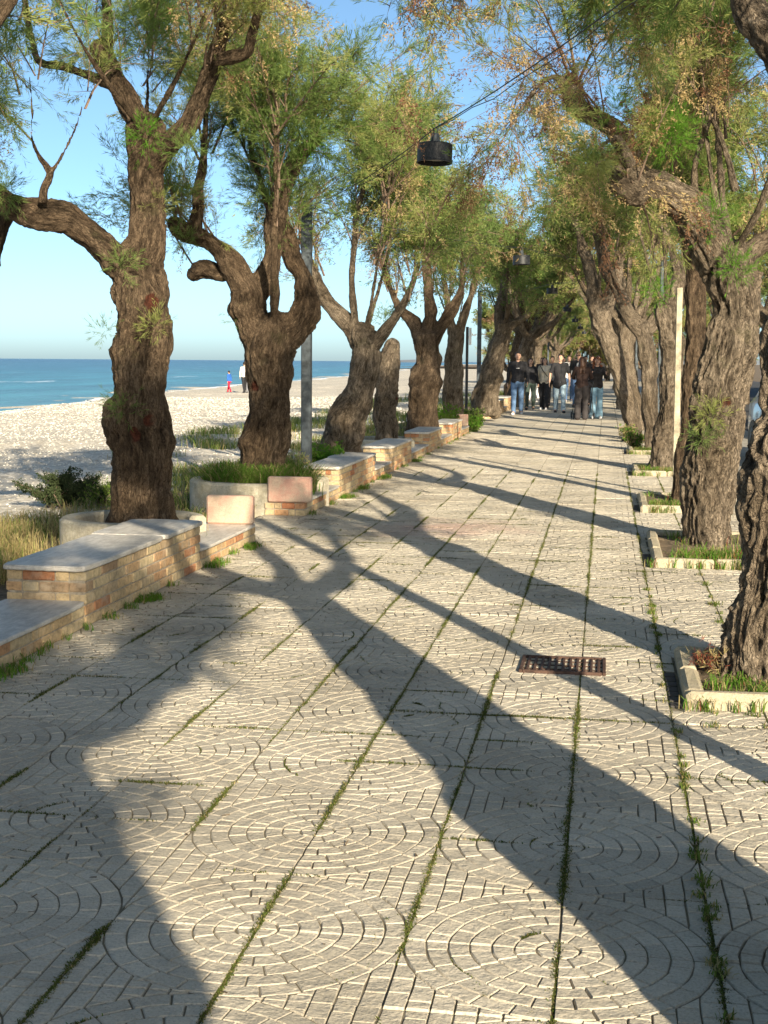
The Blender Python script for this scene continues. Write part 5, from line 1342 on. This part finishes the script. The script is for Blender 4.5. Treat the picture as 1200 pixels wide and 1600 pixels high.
    for sd_ in (-1, 1):
        e = MB(); e.ball(H((sd_ * .030, .084, .012)), (.012, .008, .007), 8)
        if glasses: e = MB(); e.box(H((sd_ * .034, .098, .012)), (.054, .008, .034), bev=.004)
        o = e.build('sunglass_lens' if glasses else 'eye', M['eye'], root, True); o.data.transform(Matrix.Scale(s, 4))
    e = MB(); e.ball(H((0, .089, -.052)), (.024, .008, .007), 8); o = e.build('mouth', M['lip'], root, True); o.data.transform(Matrix.Scale(s, 4))
    for sd_ in (-1, 1):
        e = MB(); e.box(H((sd_ * .031, .091, .033)), (.034, .008, .007), bev=.002); o = e.build('eyebrow', HAIR[hair[0]], root); o.data.transform(Matrix.Scale(s, 4))
    if extra:
        for nm, mb, mt in extra:
            o = mb.build(nm, mt, root, True)
    return root
PI = math.pi
def gp(px, py): 
    d = FW * F_PX + RT * (px - 600) - UP * (py - 800); t = -CAM_H / d[2]; p = CP + d * t; return (float(p[0]), float(p[1]), 0)
TW = PI   # facing the viewer (local +y -> world -y)
logo = MB(); logo.box((0, .122, 1.33), (.10, .006, .016), bev=.002)
person(gp(808, 648), TW + .05, 1.80, 'young man in a black sweater and blue jeans with white shoes, nearest the brick bench', 'black', 'jeans', 'white', ('dark', 'short'), .16, ((.30, .05, .35), (.26, -.05, .1)), wide=1.25, extra=[('chest_print', logo, CL['white'])])
strap = MB(); strap.tube([(.14, .12, 1.42), (.04, .135, 1.25), (-.12, .13, 1.05)], .012, 6)
person(gp(850, 640), TW - .15, 1.66, 'young woman in a cream top and wide black trousers with a crossbody strap', 'cream', 'black', 'white', ('dark', 'long'), -.10, ((.30, .1, .9), (.25, .0, .5)), female=True, flare=.03, headturn=.5, extra=[('bag_strap', strap, CL['black'])])
person(gp(874, 645), TW + .1, 1.76, 'young man in an open black jacket and pale loose jeans, looking down', 'black', 'ljeans', 'black', ('dark', 'short'), -.14, ((.28, .05, .2), (.36, .02, .15)), wide=1.5, sleeves='short', headturn=-.3, hem=.1)
person(gp(908, 656), 0.0, 1.66, 'woman with long hair seen from behind, brown jacket and dark trousers, pushing the pram', 'brown', 'char', 'brown', ('brown', 'long'), .04, ((.35, .5, .9), (.35, .5, .9)), female=True, wide=2.0, flare=.012)
person(gp(931, 654), TW + .15, 1.66, 'woman with curly auburn hair in a black leather jacket and flared washed jeans', 'leather', 'wjeans', 'white', ('auburn', 'curly'), .05, ((.35, .45, 1.5), (.35, .45, 1.5)), female=True, flare=.05, wide=1.2)
person(gp(902, 636), TW, 1.86, 'tall man with sunglasses and a white shirt under a dark jacket, behind the pram', 'black', 'djeans', 'black', ('blond', 'short'), .08, ((.25, 0, .2), (.25, 0, .2)), glasses=True, inner='white')
person(gp(828, 640), TW, 1.62, 'person in dark clothes half hidden behind the man in the black sweater', 'black', 'dkgreen', 'black', ('dark', 'long'), .1, female=True)
person(gp(834, 628), TW - .6, 1.35, 'child in a dark jacket and white trousers walking behind the group', 'brown', 'white', 'white', ('dark', 'long'), .15, female=True)
person(gp(862, 634), TW, 1.72, 'person in grey sleeves between the woman in cream and the man in the jacket', 'grey', 'black', 'black', ('dark', 'short'), .08, headturn=.4)
person(gp(888, 628), TW, 1.78, 'person in a white shirt with a black scarf behind the group', 'white', 'djeans', 'white', ('dark', 'short'), .1)
person(gp(924, 634), TW, 1.74, 'brown-haired person in a dark coat beside the curly-haired woman', 'char', 'black', 'black', ('brown', 'short'), .1, headturn=.3)
person(gp(933, 628), TW, 1.78, 'person in a leather jacket at the back right of the group', 'leather', 'djeans', 'black', ('dark', 'short'), .1)
person(gp(880, 618), TW, 1.75, 'person in grey far behind the group', 'grey', 'djeans', 'white', ('dark', 'short'), .1)
person(gp(897, 619), TW + .2, 1.70, 'person in a pale top far behind the tall man', 'cream', 'jeans', 'white', ('brown', 'long'), .1, female=True)
person(gp(846, 622), TW - .2, 1.70, 'person in dark coat behind the woman in cream', 'char', 'black', 'black', ('dark', 'short'), .1)
person(gp(914, 622), TW, 1.80, 'dark-haired person in black far behind the pram', 'black', 'djeans', 'white', ('dark', 'short'), .1)
# pram
def pram(loc, rz):
    root = empty('pram', loc, rz, label='black folding pram pushed by the woman seen from behind', cat='pram')
    fr = MB()
    for s in (-1, 1):
        fr.tube([(s * .22, -.42, 1.0), (s * .22, -.15, .62), (s * .24, .35, .12)], .012, 8); fr.tube([(s * .22, -.15, .62), (s * .25, -.38, .12)], .012, 8); fr.tube([(s * .22, -.15, .62), (s * .2, .30, .52)], .012, 8)
    fr.tube([(-.25, -.38, .12), (.25, -.38, .12)], .01, 8); fr.tube([(-.24, .35, .12), (.24, .35, .12)], .01, 8); fr.build('frame', M['steel'], root, True)
    hd = MB(); hd.tube([(-.22, -.42, 1.0), (0, -.46, 1.02), (.22, -.42, 1.0)], .017, 8); hd.build('handle', M['black'], root, True)
    st = MB(); st.box((0, .02, .50), (.38, .42, .05), bev=.02, rx=R(8)); st.box((0, -.17, .68), (.38, .05, .42), bev=.02, rx=R(20)); st.box((0, .24, .36), (.34, .04, .28), bev=.015, rx=R(-20)); st.build('seat', CL['char'], root)
    ho = MB(); V = []; Fs = []; n = 10
    for i in range(n + 1):
        a = PI * .15 + PI * .55 * i / n
        for j in range(7): u = -1 + 2 * j / 6; V.append((u * .22, -.02 - .30 * math.cos(a) * (-1) * -1, .80 + .22 * math.sin(a) - .05 * u * u))
    for i in range(n):
        for j in range(6): Fs.append((i * 7 + j, i * 7 + j + 1, (i + 1) * 7 + j + 1, (i + 1) * 7 + j))
    ho.add(V, Fs); o = ho.build('hood', CL['char'], root, True); md = o.modifiers.new('s', 'SOLIDIFY'); md.thickness = .015
    bk = MB(); bk.box((0, -.05, .25), (.34, .4, .16), bev=.03); bk.build('basket', CL['black'], root)
    for x, y in ((-.27, -.38), (.27, -.38), (-.26, .35), (.26, .35)):
        w_ = MB(); P = [(r_ * 1., z) for r_, z in ((.0, -.012), (.06, -.012), (.062, .012), (0, .012))]; w_.lathe(P, n=20)
        wh = w_.build('wheel', M['steel'], root); wh.location = (x, y, .09); wh.rotation_euler = (0, PI / 2, 0)
        t = MB(); q = 20
        V = []; Fs = []
        for i in range(q):
            a = 2 * PI * i / q
            for j in range(8): b = 2 * PI * j / 8; rr = .075 + .014 * math.cos(b); V.append((rr * math.cos(a), rr * math.sin(a), .016 * math.sin(b)))
        for i in range(q):
            for j in range(8): Fs.append((i * 8 + j, ((i + 1) % q) * 8 + j, ((i + 1) % q) * 8 + (j + 1) % 8, i * 8 + (j + 1) % 8))
        t.add(V, Fs); t.build('tyre', M['black'], wh, True)
p = gp(908, 656); pram((p[0] + .02, p[1] + .62, 0), 0.12)
# beach people
def beach_at(px, Y): 
    z = float(beach_z(np.array([0.]), np.array([Y]))[0]); q = at(px, 600, Y); x = q[0]; z = float(beach_z(np.array([x]), np.array([Y]))[0]); return (x, Y, z)
GB = 'people walking on the beach'
person(beach_at(382, 80), .5, 1.78, 'person in a light patterned jumper and black trousers on the beach, seen from behind', 'offw', 'black', 'black', ('dark', 'short'), .2, ((.2, .0, .1), (.2, .0, .1)), voxel=.016, group=GB)
person(beach_at(388, 83), .4, 1.66, 'person in white beside the tree trunk, half hidden on the beach', 'white', 'grey', 'black', ('dark', 'long'), .15, voxel=.016, group=GB, female=True)
person(beach_at(358, 82), 1.2, 1.30, 'child in red trousers with blue sleeves near the waterline', 'blue', 'red', 'black', ('dark', 'short'), .14, voxel=.016, group=GB, inner='white')

# ================================================================== CARS AND BUILDING AT THE RIGHT
def paint(name, c):
    n = N(name); n.b.inputs['Coat Weight'].default_value = .8; n.b.inputs['Coat Roughness'].default_value = .05
    return n.fin(c, .35, spec=.5)
GLASS = N('dark car glass').fin((.02, .025, .03), .06, spec=.8)
def car(loc, rz, c, label, group='cars parked along the road'):
    root = empty('parked_car', loc, rz, label=label, cat='car', group=group)
    # stations along y (length), each (y, z_low, z_belt, half width, z_roof, half roof)
    st = [(-2.08, .34, .62, .66, None), (-2.0, .22, .74, .80, None), (-1.5, .20, .86, .87, None), (-.95, .20, .93, .88, None), (-.2, .20, .97, .89, None), (.6, .20, .99, .89, None), (1.3, .20, .99, .88, None), (1.8, .22, .97, .85, None), (2.02, .30, .90, .78, None)]
    mb = MB(); V = []; Fs = []; k = 12
    for y, zl, zb, hw, _ in st:
        half = [(0, zl), (hw * .8, zl), (hw * .97, zl + .08), (hw, zl + .30), (hw * .985, zb - .10), (hw * .90, zb)]
        ring = [(x, y, z) for x, z in half] + [(-x, y, z) for x, z in half[::-1]]
        V += ring
    for i in range(len(st) - 1):
        for j in range(k): a = i * k + j; b = i * k + (j + 1) % k; Fs.append((a, b, b + k, a + k))
    Fs.append(tuple(range(k))[::-1]); Fs.append(tuple((len(st) - 1) * k + j for j in range(k)))
    mb.add(V, Fs); pm = paint('car paint', c); o = mb.build('body', pm, root, True)
    b = o.modifiers.new('e', 'EDGE_SPLIT'); b.split_angle = R(50)
    # cabin
    cb = [(-1.0, .93, .74, .93, .74), (-.35, .96, .76, 1.38, .60), (.4, .98, .78, 1.47, .62), (1.2, .98, .76, 1.42, .60), (1.88, .95, .72, .97, .70)]
    g = MB(); V = []; Fs = []
    for y, z0, h0, z1, h1 in cb: V += [(h0, y, z0 - .02), (h1, y, z1), (-h1, y, z1), (-h0, y, z0 - .02)]
    for i in range(4):
        for j in range(3): a = i * 4 + j; Fs.append((a, a + 1, a + 5, a + 4))
    g.add(V, Fs); g.build('window', GLASS, root)
    r = MB(); V = []; Fs = []
    for y, z0, h0, z1, h1 in cb[1:4]: V += [(h1 + .008, y, z1 - .015), (h1 - .05, y, z1 + .02), (-h1 + .05, y, z1 + .02), (-h1 - .008, y, z1 - .015)]
    for i in range(2):
        for j in range(3): a = i * 4 + j; Fs.append((a, a + 1, a + 5, a + 4))
    r.add(V, Fs)
    for s in (-1, 1):
        r.tube([(s * .74, -.97, .95), (s * .61, -.36, 1.38)], .028, 6); r.tube([(s * .70, 1.86, .97), (s * .61, 1.2, 1.42)], .035, 6); r.tube([(s * .78, .42, .97), (s * .63, .42, 1.46)], .025, 6)
    r.build('roof', pm, root)
    for s in (-1, 1):
        h = MB(); h.ball((s * .62, -1.98, .66), (.15, .09, .075), 12); h.build('headlight', mat_simple('headlight glass', (.75, .77, .8), .1, var=.02), root, True)
        m_ = MB(); m_.ball((s * .95, -.72, 1.0), (.09, .06, .06), 10); m_.build('mirror', pm, root, True)
        t = MB(); t.ball((s * .68, 1.98, .80), (.12, .06, .09), 10); t.build('tail_light', mat_simple('red lamp', (.4, .01, .01), .2), root, True)
        for y in (-1.3, 1.28):
            w_ = MB(); w_.lathe([(.0, -.09), (.30, -.09), (.32, -.07), (.32, .07), (.30, .09), (0, .09)], n=28); wh = w_.build('wheel', M['black'], root); wh.location = (s * .80, y, .32); wh.rotation_euler = (0, PI / 2, 0)
            q = MB(); q.lathe([(.0, .10), (.05, .105), (.19, .092), (.2, .095), (.2, .08)], n=24); q.lathe([(.0, -.10), (.05, -.105), (.19, -.092), (.2, -.095), (.2, -.08)], n=24); q.build('rim', M['steel'], wh)
    gr_ = MB(); gr_.box((0, -2.07, .45), (.9, .03, .14), bev=.01); gr_.build('grille', M['black'], root)
    return root
car((3.35, 22.0, -.014), R(6), (.55, .60, .64), 'pale silver parked car glimpsed between the two nearest right-hand trunks')
car((4.7, 28.6, -.014), R(2), (.62, .62, .60), 'white parked car behind the silver one')
car((5.1, 35.0, -.014), R(3), (.05, .08, .14), 'dark blue parked car farther along the road')
def building(loc, W, D, H_, c, label, seed):
    root = empty('house', loc, 0, label=label, cat='house')
    mb = MB(); mb.box((0, 0, H_ / 2), (W, D, H_)); mb.build('wall', mat_simple('render', c, .9, var=.08, nscale=.8), root)
    rf = MB(); rf.box((0, 0, H_ + .12), (W + .6, D + .6, .22), bev=.03); rf.build('roof', mat_simple('roof edge', (.35, .2, .13), .9), root)
    for k in range(int(W / 2.4)):
        for f in range(int(H_ / 3)):
            x = -W / 2 + 1.4 + k * 2.4; z = 1.6 + f * 3
            for yy, nx in ((-D / 2, -1),):
                w_ = MB(); w_.box((x, yy - .03, z), (1.05, .08, 1.45), bev=.01); wd = w_.build('window', M['whitesign'], root)
                q = MB(); q.box((x, yy - .078, z), (.85, .02, 1.25)); q.build('pane', GLASS, wd)
    for k in range(int(D / 2.6)):
        for f in range(int(H_ / 3)):
            y = -D / 2 + 1.4 + k * 2.6; z = 1.6 + f * 3
            w_ = MB(); w_.box((-W / 2 - .03, y, z), (.08, 1.05, 1.45), bev=.01); wd = w_.build('window', M['whitesign'], root)
            q = MB(); q.box((-W / 2 - .078, y, z), (.02, .85, 1.25)); q.build('pane', GLASS, wd)
building((17.5, 62, 0), 10, 16, 9.2, (.62, .50, .28), 'pale yellow house across the road behind the right-hand trees', 1)
building((19.5, 38, 0), 11, 14, 6.4, (.62, .60, .55), 'low white house across the road, right of the yellow one', 2)
